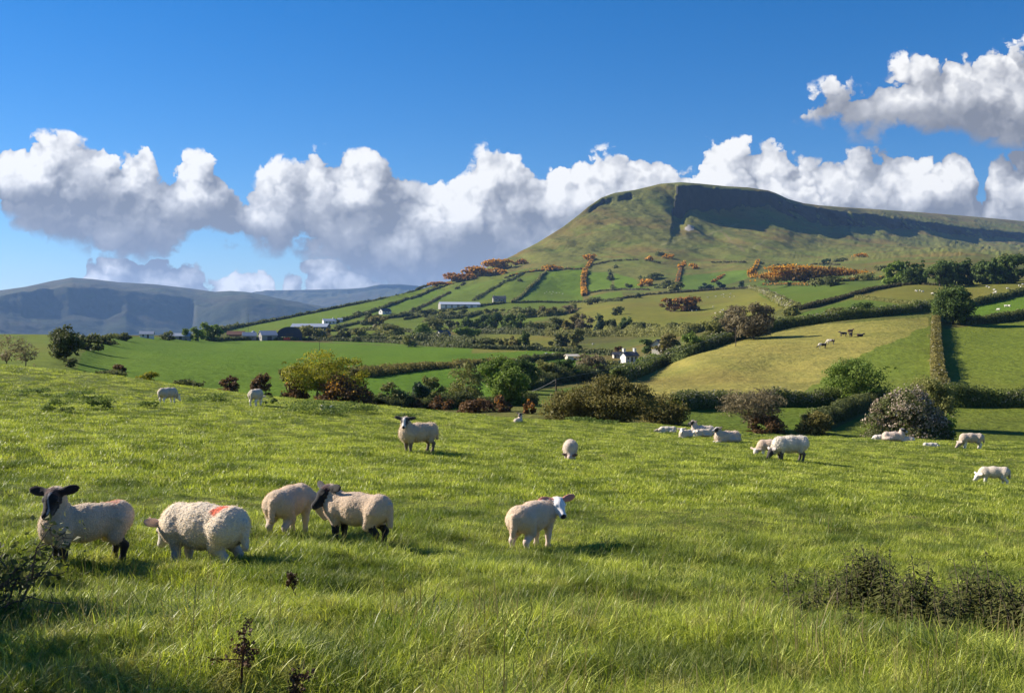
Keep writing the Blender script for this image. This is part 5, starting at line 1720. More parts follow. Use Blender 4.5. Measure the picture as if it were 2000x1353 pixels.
    T('leafy green bush leaning against the right of the blossoming hawthorn', 1835, 868, 812, 56, 'green', crown_from=0.0, shape='dome', flower='pale', flower_amt=0.06, **B)
    T('feathery yellow olive tree at the bottom of the uphill hedge', 1822, 838, 738, 74, 'olive', dens=1.0, twigs=2, shape='round', leafsize=0.85)
    # --- left hand field
    T('dark wind bent hawthorn standing in the left hand field', 128, 702, 640, 58, 'thorn', crown_from=0.05, dens=1.2)
    lb = 'dark scrub along the left hand hedge'
    T('dark bush spreading right of the wind bent hawthorn', 168, 684, 654, 58, 'thorn', group=lb, crown_from=0.0, shape='dome', **B)
    T('dark low bush farther along the left hand hedge', 208, 672, 652, 40, 'thorn', group=lb, crown_from=0.0, shape='dome', **B)
    T('thin dark bush at the top end of the left hand hedge', 238, 664, 651, 36, 'thorn', group=lb, crown_from=0.0, shape='dome', **B)
    T('small dark bush below the wind bent hawthorn', 136, 716, 698, 24, 'thorn', group=lb, **B)
    T('low dark scrub bank at the left end of the big green field', 205, 743, 724, 80, 'thorn', group=lb, crown_from=0.0, shape='dome', **B)
    T('rusty gorse bush poking above the scrub bank', 231, 742, 713, 30, 'gorse', group=lb, **B)
    T('yellow green shrub right of the scrub bank', 288, 746, 727, 40, 'willow', crown_from=0.0, shape='dome', **B)
    T('low dark scrub at the lower edge of the big green field', 365, 752, 741, 60, 'thorn', group=lb, crown_from=0.0, shape='dome', **B)
    sp = 'bare saplings at the left edge'
    for lab, px, t in (('bare thin sapling at the far left edge of the field', 14, 655), ('bare thin sapling right of the one at the left edge', 50, 660)):
        T(lab, px, 722, t, 46, 'bare', dens=0.22, twigs=4, tips=9, aspect=4.0, leafsize=0.5, crown_from=0.3, group=sp, core=False)
    # --- farm
    fg = 'trees round the farm'
    T('full green tree at the left end of the farm buildings', 413, 666, 632, 40, 'green', group=fg)
    T('small green tree touching the left of the full farm tree', 388, 666, 641, 26, 'green', group=fg)
    T('narrow green tree by the grey farm sheds on the left', 366, 665, 642, 18, 'green', group=fg)
    T('round green bush in front of the leftmost farm roof', 326, 664, 648, 30, 'thorn', group=fg, **B)
    T('leafy brown tree hiding the right of the grey barn roof', 610, 664, 637, 46, 'olive', group=fg)
    T('small tree right of the grey barn roof', 640, 661, 642, 24, 'brown', group=fg)
    T('small round bush in the lane right of the barns', 655, 664, 654, 14, 'thorn', group=fg, **B)
    T('spreading half leafed tree at the corner of the lane', 798, 678, 651, 30, 'olive', dens=0.8, twigs=2, group=fg)
    vw = 'trees along the wooded lane in the valley'
    for lab, px, b, t, w, k in [
        ('dark tree in the lane hedge above the brown tree of the barns', 672, 662, 640, 30, 'thorn'), ('olive tree in the lane right of the barn trees', 702, 663, 640, 30, 'olive'),
        ('olive tree in the middle of the lane wood', 760, 661, 634, 54, 'olive'), ('brownish tree above the lane wood', 742, 645, 618, 40, 'brown'),
        ('dark tree above the lane wood, under the strip fields', 725, 634, 612, 38, 'thorn'), ('dark bush where the strip fields meet the lane', 700, 620, 608, 22, 'thorn'),
        ('dark green tree left of the white gabled cottage', 822, 662, 634, 36, 'green'), ('olive tree above the white gabled cottage', 850, 644, 622, 40, 'olive'),
        ('dark tree over the roof of the white gabled cottage', 880, 648, 626, 30, 'thorn'), ('green tree right of the white gabled cottage', 904, 668, 640, 36, 'green'),
        ('bright green tree in front of the little white shed', 925, 668, 644, 26, 'green'), ('dark tree in the hedge below the grey barn', 836, 620, 604, 28, 'thorn'),
        ('olive tree in the hedge below the grey barn', 872, 622, 604, 34, 'olive'), ('small dark tree left below the grey barn', 812, 614, 600, 22, 'thorn'),
        ('dark bush under the right end of the grey barn', 905, 618, 604, 28, 'thorn'), ('low olive bush at the lane bend', 775, 668, 655, 30, 'olive')]:
        T(lab, px, b, t, w, k, group=vw)
    dr = 'row of dark round trees in mid valley'
    for lab, px, b, t, w in [('dark round tree, first of the mid valley row from the left', 918, 648, 622, 36), ('dark round tree, second of the mid valley row from the left', 945, 647, 616, 32),
                             ('tallest dark round tree in the middle of the mid valley row', 969, 648, 612, 32), ('dark round tree, next to last of the mid valley row', 994, 648, 613, 26),
                             ('dark round tree at the right end of the mid valley row', 1016, 648, 614, 28)]:
        T(lab, px, b, t, w, 'sycamore', group=dr)
    T('low dark bush tailing off the mid valley row', 1048, 651, 630, 50, 'thorn', crown_from=0.0, shape='dome', group=dr, **B)
    ur = 'scrubby trees above the mid valley row'
    for lab, px, b, t, w, k in [('olive tree above the left of the mid valley row', 1000, 614, 600, 40, 'olive'), ('dark tree above the middle of the mid valley row', 1036, 620, 601, 40, 'thorn'),
                                ('brown tree above the right of the mid valley row', 1068, 618, 599, 36, 'brown'), ('pale bushy tree at the upper end of the curved hedge', 1105, 613, 597, 38, 'bare'),
                                ('green bush left above the mid valley row', 965, 618, 604, 36, 'olive')]:
        T(lab, px, b, t, w, k, group=ur)
    lr = 'trees in the hedge above the big green field'
    for lab, px, b, t, w, k in [('dark bush at the left of the hedge trees above the big green field', 950, 680, 660, 36, 'thorn'), ('pale blossoming bush in the hedge above the big green field', 978, 679, 660, 28, 'olive'),
                                ('tall dark tree standing up from the hedge above the big green field', 1022, 680, 649, 24, 'sycamore'), ('brown bush left of the tall dark hedge tree', 1000, 680, 657, 26, 'brown'),
                                ('dark bush before the yellow green tree above the big green field', 1095, 676, 652, 34, 'thorn'), ('slim yellow green tree in the hedge above the big green field', 1125, 684, 642, 26, 'olive'),
                                ('low dark bush right of the tall dark hedge tree', 1050, 682, 670, 34, 'thorn')]:
        T(lab, px, b, t, w, k, group=lr)
    rr = 'row of trees below the olive field'
    for lab, px, b, t, w, k in [('dark tree, leftmost of the row below the olive field', 1090, 653, 621, 36, 'thorn'), ('brownish tree, second in the row below the olive field', 1116, 653, 615, 32, 'brown'),
                                ('grey brown tree, third in the row below the olive field', 1142, 653, 616, 32, 'bare'), ('pointed dark conifer in the row below the olive field', 1170, 654, 616, 20, 'pine'),
                                ('dark tree right of the pointed conifer', 1195, 652, 624, 28, 'thorn'), ('dark round green tree, fullest of the row below the olive field', 1222, 652, 621, 30, 'sycamore'),
                                ('low dark tree right of the fullest round one', 1250, 652, 630, 30, 'thorn'), ('feathery dark tree towards the right of the row below the olive field', 1275, 652, 632, 26, 'olive'),
                                ('small dark tree, rightmost of the row below the olive field', 1318, 652, 630, 44, 'thorn')]:
        T(lab, px, b, t, w, k, group=rr, shape='cone' if k == 'pine' else 'round', dens=0.85 if k == 'bare' else 1.0, name='conifer' if k == 'pine' else 'tree')
    T('lone dark bush on the left of the olive field', 1206, 615, 599, 22, 'thorn', crown_from=0.0, shape='dome', **B)
    gorse('big rounded gorse mound, half brown and half orange, on the olive field', 1333, 607, 581, 64, flower='rust', flower_amt=0.42, dens=1.2)
    gorse('tiny gorse bush left of the big gorse mound', 1293, 600, 594, 10)
    T('large leafless purple brown tree above the golden field hedge', 1472, 662, 596, 74, 'bare', dens=1.1, twigs=4, tips=14, aspect=2.6, leafsize=0.8, crown_from=0.15)
    T('tall leafless tree with a pale stem, left of the purple brown one', 1436, 664, 600, 50, 'bare', dens=0.8, twigs=4, tips=12, aspect=2.8, leafsize=0.8, crown_from=0.2, bark=PALE_BARK)
    T('olive green bush tree at the bend of the golden field hedge', 1392, 674, 630, 46, 'olive')
    T('green bush tree lower along the golden field hedge', 1352, 692, 652, 36, 'green')
    T('green bushy tree right beside the white house', 1268, 716, 692, 52, 'green', crown_from=0.0, shape='dome', **B)
    T('tall spiky brown topped tree behind the white house', 1303, 690, 653, 46, 'brown', twigs=1)
    T('dark tree behind the roof of the white house', 1270, 690, 664, 34, 'sycamore')
    T('dark red leafed tree left of the white house roof', 1207, 690, 677, 16, 'gorse')
    T('dark bush on the green triangle above the golden field hedge', 1680, 612, 591, 42, 'sycamore', crown_from=0.0, shape='dome', **B)
    T('grey green bush left of the dark one above the golden field hedge', 1632, 620, 601, 40, 'olive', crown_from=0.0, shape='dome', **B)
    T('grey scrub bush at the lower end of the dark stone bank', 1545, 618, 600, 36, 'olive', crown_from=0.0, shape='dome', **B)
    # --- big tree and the dark wood
    T('big round dark green tree standing alone on a short trunk', 1862, 632, 562, 70, 'sycamore', dens=1.6, crown_from=0.14, clumps=60, depth=1.0)
    w1 = 'trees of the dark wood'
    for lab, px, b, t, w, k in [('round green tree at the left end of the dark wood', 1752, 557, 512, 50, 'green'), ('dark round tree, second in the left clump of the dark wood', 1788, 556, 513, 46, 'sycamore'),
                                ('round tree at the left end of the long clump of the dark wood', 1836, 559, 512, 52, 'sycamore'), ('tree second from the left in the long clump of the dark wood', 1866, 558, 513, 40, 'sycamore'),
                                ('tree in the middle of the long clump of the dark wood', 1893, 557, 510, 42, 'sycamore'), ('tree third from the right in the dark wood', 1920, 556, 511, 38, 'sycamore'),
                                ('tree second from the right in the dark wood', 1945, 555, 508, 40, 'sycamore'), ('tallest tree at the right end of the dark wood', 1974, 553, 500, 50, 'sycamore'),
                                ('pale topped tree behind the right end of the dark wood', 1955, 549, 501, 46, 'olive')]:
        T(lab, px, b, t, w, k, group=w1, dens=1.3, crown_from=0.06)
    # --- gorse and scrub on the hill
    GO['kind'] = 'rusty'
    gorse('wide thicket of orange gorse in full flower below the escarpment', 1590, 547, 522, 200, flower='orange', flower_amt=0.9, dens=1.3, clumps=60, depth=0.2, name='gorse_thicket')
    GO['kind'] = 'rusty'
    gs = 'gorse on the skyline shoulder of the hill'
    for k, (px, b, t, w, lab) in enumerate([(975, 527, 508, 60, 'orange gorse patch highest on the skyline shoulder'), (940, 541, 522, 62, 'wide orange gorse patch in the middle of the skyline shoulder'),
                                            (900, 552, 537, 60, 'rusty gorse patch lower on the skyline shoulder'), (862, 560, 551, 46, 'thin rusty gorse patch at the bottom of the skyline shoulder'),
                                            (965, 536, 524, 50, 'orange gorse patch just above the wall of the hillside fields'), (1015, 517, 508, 26, 'small orange gorse fleck right of the skyline patches')]):
        gorse(lab, px, b, t, w, flower='orange' if k in (0, 1, 4) else 'rust', flower_amt=0.75, depth=0.4, group=gs)
    gk = 'gorse flecks across the foot of the hill'
    for px, b, t, w, lab in [(1080, 527, 519, 34, 'orange gorse fleck on the wall above the sheep dotted field'), (1152, 510, 500, 22, 'orange gorse clump above the top of the gorse hedge'),
                             (1268, 509, 502, 16, 'small orange gorse fleck on the wall at the foot of the hill'), (1262, 558, 545, 26, 'rusty gorse at the edge of the third hillside field'),
                             (1332, 525, 512, 14, 'small orange gorse atop the pale stone wall'), (1357, 524, 515, 18, 'orange gorse clump right of the pale stone wall'),
                             (1305, 504, 497, 20, 'dark gorse fleck up on the hill foot'), (1471, 541, 524, 20, 'orange gorse at the foot of the gorse edged wall'),
                             (1680, 503, 497, 24, 'rusty gorse fleck below the escarpment, farthest right')]:
        gorse(lab, px, b, t, w, flower='orange', flower_amt=0.8, group=gk)
    sc = 'dark scrub bushes across the hillside'
    for px, b, t, w, k, lab in [(1160, 594, 580, 28, 'thorn', 'dark bush at the foot of the blazing gorse hedge'), (1193, 548, 533, 14, 'thorn', 'dark bush at the top of the dotted bush line'),
                                (1203, 525, 518, 10, 'thorn', 'tiny dark bush on the hill above the small fields'), (1247, 582, 573, 14, 'thorn', 'small dark bush left on the wall above the olive field'),
                                (1320, 568, 552, 30, 'olive', 'grey bush at the foot of the pale stone wall'), (1378, 566, 553, 28, 'pine', 'dark blue green bush in the wall above the olive field'),
                                (1409, 563, 551, 18, 'pine', 'dark blue green bush right of its twin in the wall'), (1449, 560, 549, 12, 'pine', 'small dark tree near the gorse edged wall'),
                                (1512, 552, 540, 30, 'thorn', 'dark bush at the left end of the orange thicket'), (1630, 558, 540, 40, 'thorn', 'dark bush below the right of the orange thicket'),
                                (1600, 558, 544, 40, 'olive', 'grey green scrub below the middle of the orange thicket'), (1690, 548, 534, 60, 'olive', 'grey scrub trailing right of the orange thicket'),
                                (1614, 517, 505, 16, 'pine', 'lone blue green tree above the orange thicket'), (1640, 508, 501, 26, 'thorn', 'dark scrub right of the lone blue green tree'),
                                (1720, 528, 519, 22, 'thorn', 'dark scrub left of the dark wood'), (1015, 549, 543, 10, 'thorn', 'tiny bush on the middle hillside strip'),
                                (1228, 560, 553, 14, 'thorn', 'small dark scrub on the third hillside field'), (1290, 500, 492, 18, 'thorn', 'dark scrub patch up the hill above the flecks'),
                                (1275, 545, 534, 40, 'thorn', 'dark scrub in the gully below the hill'), (1300, 562, 548, 36, 'thorn', 'dark scrub at the mouth of the gully'),
                                (775, 719, 712, 12, 'thorn', 'round dark bush on the bank across the green field'), (725, 724, 717, 22, 'thorn', 'dark bush at the left end of the bank across the green field'),
                                (722, 664, 652, 22, 'thorn', 'small bush on the lime strip by the lane')]:
        T(lab, px, b, t, w, k, crown_from=0.0, shape='dome', group=sc, **B)


# ------------------------------------------------------------------ weeds in the sheep field
def nettles(label, px, py, rx, ry, n, h0, h1, leaf=0.075, kind='nettle', group=None):
    SEED[0] += 1
    r = np.random.default_rng(SEED[0])
    p = field_at(px, py)
    S, tone = Acc(), []
    LV, LN, LS = [], [], []
    for _ in range(n):
        a, q = r.uniform(0, 6.283), abs(r.normal(0, 0.62))
        x, y = rx * q * math.cos(a), ry * q * math.sin(a)
        z = float(field_z(p[0] + x, p[1] + y)) - p[2]
        h = r.uniform(h0, h1) * max(0.35, 1 - 0.42 * q) * r.uniform(0.65, 1.1)
        lean = r.normal(0, 0.16, 2) * h
        pts = [np.array([x + lean[0] * t * t, y + lean[1] * t * t, z - 0.03 + h * t]) for t in (0, 0.35, 0.7, 1.0)]
        S.add(*tube(pts, [0.005, 0.0045, 0.0035, 0.002], 4))
        m = int(7 + h * 12)
        for k in range(m):
            t = 0.18 + 0.84 * k / m
            c = np.array([x + lean[0] * t * t, y + lean[1] * t * t, z + h * t])
            ph = k * 1.5708 + r.uniform(-0.4, 0.4)
            for s in (0, math.pi):
                d = np.array([math.cos(ph + s), math.sin(ph + s), r.uniform(-0.55, 0.15)])
                LV.append(c + d * leaf * 0.55); LN.append(d); LS.append(leaf * (1.15 - 0.55 * t) * r.uniform(0.7, 1.2))
    LV, D, LS = np.array(LV), np.array(LN), np.array(LS)[:, None]
    D /= np.linalg.norm(D, axis=1, keepdims=True)
    sd = np.cross(D, (0, 0, 1.0)); sd /= np.linalg.norm(sd, axis=1, keepdims=True)
    nrm = np.cross(sd, D)
    V = np.stack([LV - D * LS * 0.55, LV + sd * LS * 0.30 + nrm * LS * 0.06 - D * LS * 0.12, LV + D * LS * 0.75 - nrm * LS * 0.12, LV - sd * LS * 0.30 + nrm * LS * 0.06 - D * LS * 0.12], 1).reshape(-1, 3)
    Vs, Qs = np.concatenate(S.V), np.concatenate(S.Q)
    tone = np.concatenate([np.clip(r.normal(0.45, 0.28, len(LV)), 0, 1).repeat(4), np.zeros(len(Vs))])
    me = make_mesh('nettles', np.concatenate([V, Vs]), [np.arange(len(V)).reshape(-1, 4), Qs + len(V)], False, {'tone': tone}, [LEAF[kind], BARK], np.r_[np.zeros(len(LV), int), np.ones(len(Qs), int)])
    o = obj('nettle_clump', me, None, p)
    return tag(o, label, 'weeds', group)


def dock(label, px, py, h, seed):
    r = np.random.default_rng(seed)
    p = field_at(px, py)
    S, P = Acc(), []
    top = np.array([r.normal(0, 0.1) * h, r.normal(0, 0.1) * h, h])
    spine = [np.array([0, 0, -0.05]), top * 0.35 + r.normal(0, 0.02, 3), top * 0.7 + r.normal(0, 0.02, 3), top]
    S.add(*tube(spine, [0.008, 0.007, 0.005, 0.003], 5))
    for _ in range(9):
        t = r.uniform(0.3, 0.95)
        q = top * t
        e = q + np.array([*(r.normal(0, 0.13, 2)), r.uniform(0.05, 0.16)]) * h * 1.3
        S.add(*tube([q, (q + e) / 2 + r.normal(0, 0.01, 3), e], [0.004, 0.003, 0.002], 4))
        for u in np.linspace(0.25, 1, 26):
            P.append(q + (e - q) * u + r.normal(0, 0.012, 3))
    for u in np.linspace(0.5, 1, 50):
        P.append(top * u + r.normal(0, 0.014, 3))
    P = np.array(P)
    V, Q = leaf_quads(P, r.normal(0, 1, P.shape), 0.017, r, 1.2)
    o = obj('dock_stalk', S.mesh('stem', DOCK_STEM), None, p)
    obj('seed_head', make_mesh('seed_head', V, [Q], False, {'tone': r.uniform(0, 1, len(P)).repeat(4)}, [DOCK_SEED]), o)
    return tag(o, label, 'dead weed', 'dead dock stalks in the near grass')


def thorn_twigs(label, px, py, w, h, n, seed):
    r = np.random.default_rng(seed)
    p = field_at(px, py)
    S = Acc()
    LV = []
    for _ in range(n):
        a = r.uniform(0, 6.283)
        b0 = np.array([r.normal(0, 0.22) * w, r.normal(0, 0.22) * w, -0.05])
        d = np.array([math.cos(a) * 0.7, math.sin(a) * 0.7, r.uniform(0.3, 1.2)])
        pts = [b0]
        for k in range(5):
            d = d + r.normal(0, 0.28, 3) + np.array([0, 0, -0.10])
            pts.append(pts[-1] + d / np.linalg.norm(d) * h * r.uniform(0.16, 0.30))
        S.add(*tube(pts, [0.010, 0.009, 0.007, 0.006, 0.004, 0.002], 5))
        for k in range(2, 6):
            for _ in range(3):
                e = pts[k] + r.normal(0, 0.10, 3) * h
                S.add(*tube([pts[k], (pts[k] + e) / 2 + r.normal(0, 0.01, 3), e], [0.004, 0.003, 0.0015], 4))
                if r.uniform() < 0.35:
                    for _ in range(8):
                        LV.append(e + r.normal(0, 0.06, 3))
    LV = np.array(LV); LV = LV[LV[:, 2] > 0]
    V, Q = leaf_quads(LV, r.normal(0, 1, LV.shape), 0.032, r)
    o = obj('bramble_bush', S.mesh('twigs', BARK), None, p)
    obj('leaves', make_mesh('leaves', V, [Q], False, {'tone': r.uniform(0, 1, len(LV)).repeat(4)}, [LEAF['thorn']]), o)
    return tag(o, label, 'bramble')


def build_weeds():
    global DOCK_STEM, DOCK_SEED
    DOCK_STEM = bark_mat('dock_stem', (0.045, 0.022, 0.015), (0.12, 0.06, 0.04))
    DOCK_SEED = foliage_mat('dock_seed', (0.055, 0.032, 0.018), (0.16, 0.095, 0.05), 0.1)
    g = 'dark nettle clumps in the near grass'
    nettles('large dark nettle clump on the right of the near grass', 1690, 1195, 0.58, 0.85, 130, 0.36, 0.72, 0.070, group=g)
    nettles('dark nettle clump touching the right side of the largest one', 1790, 1225, 0.42, 0.65, 80, 0.32, 0.60, 0.070, group=g)
    nettles('dark nettle clump at the right edge of the near grass', 1925, 1225, 0.50, 0.72, 105, 0.34, 0.66, 0.070, group=g)
    nettles('nettle clump cut by the right edge of the picture', 2010, 1250, 0.32, 0.55, 60, 0.32, 0.60, 0.070, group=g)
    nettles('small sparse nettle clump below the largest one', 1660, 1262, 0.26, 0.20, 16, 0.14, 0.28, 0.060, group=g)
    nettles('few low nettles left of the largest clump', 1565, 1200, 0.34, 0.22, 14, 0.14, 0.26, 0.055, group=g)
    nettles('low nettles in the bottom right grass', 1850, 1275, 0.34, 0.16, 18, 0.14, 0.28, 0.060, group=g)
    g2 = 'weed clumps across the far half of the field'
    fa = dict(kind='weeds', where=field_at, trunk=False, name='weed_clump', cat='weeds', crown_from=0.0, shape='dome', group=g2, leafsize=0.8, depth=0.6, dens=0.7)
    for lab, px, b, t, w in [('long band of tall weeds right of the ewe seen from behind', 615, 808, 781, 120), ('weed band trailing right from the longest one', 690, 806, 785, 90),
                             ('dark weed tuft at the left of the far field', 112, 804, 778, 52), ('dark weed tuft right of the leftmost one', 192, 800, 774, 62),
                             ('low weed band behind the left dark tufts', 150, 783, 766, 110), ('low weeds in front of the left ewe at the crest', 290, 797, 783, 40),
                             ('weed band right of the left ewe at the crest', 400, 786, 767, 90), ('dark small bush at the right of the ewe seen from directly behind', 527, 789, 772, 28),
                             ('weeds on the crest left of the peeping sheep', 780, 816, 806, 80), ('low weeds along the crest below the brown thicket', 1150, 826, 815, 110),
                             ('weeds under the bare thorn tree at the crest', 1450, 850, 842, 80), ('low weeds at the left crest by the scrub bank', 60, 774, 757, 90)]:
        q = dict(fa); k = q.pop('kind')
        plant(lab, px, b, t, w, k, **q)
    thorn_twigs('tangle of bare bramble twigs at the left edge beside the black faced lamb', -140, 1090, 0.50, 0.55, 26, 5)
    for lab, x, y, h, w in [('tall thorn bush beyond the left edge, nearest to the black faced lamb', -6.5, 8.9, 1.15, 1.9), ('tall thorn bush beyond the left edge, level with the bottom brambles', -5.5, 7.2, 1.9, 1.7),
                            ('thorn bush beyond the bottom left corner', -4.7, 5.7, 2.0, 1.8)]:
        plant(lab, 0, h * F / y, 0, w * F / y, 'thorn', name='thorn_bush', cat='bush', where=lambda a, b, x=x, y=y: np.array([x, y, float(field_z(x, y))]), trunk=False, crown_from=0.0, shape='dome', leafsize=3.0, dens=0.12, clumps=26, core=False)
    thorn_twigs('low dark bramble tangle at the bottom left corner', -40, 1235, 0.45, 0.55, 22, 6)
    dock('tall dead dock stalk with reddish seeds near the bottom left', 470, 1345, 0.34, 1)
    dock('dead dock stalk leaning at the bottom, right of the tall one', 575, 1352, 0.24, 2)
    dock('small dead dock stalk in the grass behind the others', 570, 1175, 0.22, 4)


build_hedges()
build_trees()
build_weeds()

# ------------------------------------------------------------------ farms, houses and poles
def wall_mat(name, color, rough=0.85, streak=0.25):
    m, b, out = new_mat(name)
    oc = b.n('ShaderNodeTexCoord').outputs['Object']
    n = b.noise(oc, 0.9, 6, 0.7)
    s = b.noise(b.vm('MULTIPLY', oc, (2.2, 2.2, 0.3)), 1.4, 4, 0.6)
    k = b.m('ADD', 1.0 - streak, b.m('ADD', b.m('MULTIPLY', n, streak), b.m('MULTIPLY', s, streak)))
    b.put(out.inputs['Surface'], pr(b, b.mix(1.0, color, b.xyz(k, k, k), 'MULTIPLY'), rough, 0.2).outputs[0])
    return m


def box(A, x0, x1, y0, y1, z0, z1):
    V = np.array([(x, y, z) for z in (z0, z1) for y in (y0, y1) for x in (x0, x1)], float)
    A.add(V, np.array([(0, 2, 3, 1), (4, 5, 7, 6), (0, 1, 5, 4), (2, 6, 7, 3), (0, 4, 6, 2), (1, 3, 7, 5)]))


def house(label, px, py, w, d, h, rise, deg, wall, roof, windows=(), doors=(), chimneys=(), name='house', cat='house', group=None, arch=False, z=0.0):
    """windows and doors: (face, along, sill, width, height); face 'f' looks along -y, 'l' along -x, 'r' along +x"""
    p = surf(px, py)
    root = bpy.data.objects.new(name, None)
    COL.objects.link(root)
    root.location, root.rotation_euler = (p[0], p[1], p[2] + z), (0, 0, math.radians(deg))
    tag(root, label, cat, group)
    W, D = w / 2, d / 2
    A = Acc()
    if arch:
        t = np.linspace(0, math.pi, 13)
        prof = np.stack([-np.cos(t) * W, h + np.sin(t) * rise], -1)
    else:
        prof = np.array([(-D, h), (0, h + rise), (D, h)])
    if arch:        # the vault runs along y, its mouth towards -y
        ring = np.concatenate([[(-W, -1.0)], prof, [(W, -1.0)]])
        n = len(ring)
        V = np.concatenate([np.stack([ring[:, 0], np.full(n, yy), ring[:, 1]], -1) for yy in (-D, D)])
        q = [(i, i + 1, n + i + 1, n + i) for i in (0, n - 2)]
        A.add(V, np.array(q))
        for yy in (-D, D):
            mid = np.array([[0, yy, -1.0]])
            for i in range(n - 1):
                a, b = ring[i], ring[i + 1]
                A.add(np.array([(a[0], yy, a[1]), (b[0], yy, b[1]), (b[0], yy, -1.0), (a[0], yy, -1.0)]), np.array([(0, 1, 2, 3)]))
    else:
        ring = np.array([(-D, -1.0), (-D, h), (0, h + rise), (D, h), (D, -1.0)])
        for xx in (-W, W):
            for i in range(4):
                a, b = ring[i], ring[i + 1]
                A.add(np.array([(xx, a[0], a[1]), (xx, b[0], b[1]), (xx, b[0], -1.0), (xx, a[0], -1.0)]), np.array([(0, 1, 2, 3)]))
        for yy in (-D, D):
            A.add(np.array([(-W, yy, -1.0), (W, yy, -1.0), (W, yy, h), (-W, yy, h)]), np.array([(0, 1, 2, 3)]))
    obj('wall', A.mesh('wall', wall, smooth=False), root)
    R = Acc()
    th = 0.18
    if arch:
        o, i_ = prof.copy(), prof.copy()
        o = np.array([0, h]) + (prof - np.array([0, h])) * 1.03 + np.array([0, 0.02])
        for k in range(len(prof) - 1):
            a, b = o[k], o[k + 1]
            R.add(np.array([(a[0], -D - 0.3, a[1]), (b[0], -D - 0.3, b[1]), (b[0], D + 0.3, b[1]), (a[0], D + 0.3, a[1])]), np.array([(0, 1, 2, 3)]))
    else:
        ov = 0.35
        for s in (-1, 1):
            sl = rise / D
            y0, z0 = s * (D + ov), h - ov * sl + 0.03
            y1, z1 = 0.0, h + rise + 0.03
            V = np.array([(-W - ov, y0, z0), (W + ov, y0, z0), (W + ov, y1, z1), (-W - ov, y1, z1), (-W - ov, y0, z0 + th), (W + ov, y0, z0 + th), (W + ov, y1, z1 + th), (-W - ov, y1, z1 + th)])
            R.add(V, np.array([(0, 1, 2, 3), (4, 7, 6, 5), (0, 4, 5, 1), (1, 5, 6, 2), (3, 2, 6, 7), (0, 3, 7, 4)]))
    ro = obj('roof', R.mesh('roof', roof, smooth=False), root)
    for cx in chimneys:
        C = Acc()
        box(C, cx - 0.4, cx + 0.4, -0.4, 0.4, h + rise - 0.5, h + rise + 1.1)
        box(C, cx - 0.48, cx + 0.48, -0.48, 0.48, h + rise + 1.102, h + rise + 1.25)
        obj('chimney', C.mesh('chimney', wall, smooth=False), ro)
    def opening(kind, spec, mat):
        f, a, z0, ww, hh = spec
        O = Acc()
        e = 0.04
        if f == 'f':
            box(O, a - ww / 2, a + ww / 2, -D - e, -D + 0.05, z0, z0 + hh)
        elif f == 'l':
            box(O, -W - e, -W + 0.05, a - ww / 2, a + ww / 2, z0, z0 + hh)
        else:
            box(O, W - 0.05, W + e, a - ww / 2, a + ww / 2, z0, z0 + hh)
        obj(kind, O.mesh(kind, mat, smooth=False), root)
    for s in windows:
        opening('window', s, GLASS)
    for s in doors:
        opening('door', s, DOOR)
    return root


def pole(label, px, py, top, r=0.12, arm=True):
    p = surf(px, py)
    h = (py - top) / F * p[1]
    S = Acc()
    S.add(*tube([(0, 0, -0.5), (0, 0, h)], [r, r * 0.75], 8))
    o = obj('utility_pole', S.mesh('pole', BARK), None, p)
    if arm:
        C = Acc()
        box(C, -0.8, 0.8, -0.16, -0.04, h - 0.7, h - 0.55)
        obj('crossarm', C.mesh('crossarm', BARK, smooth=False), o)
    tag(o, label, 'utility pole', 'poles in the valley')
    return np.array([p[0], p[1], p[2] + h])


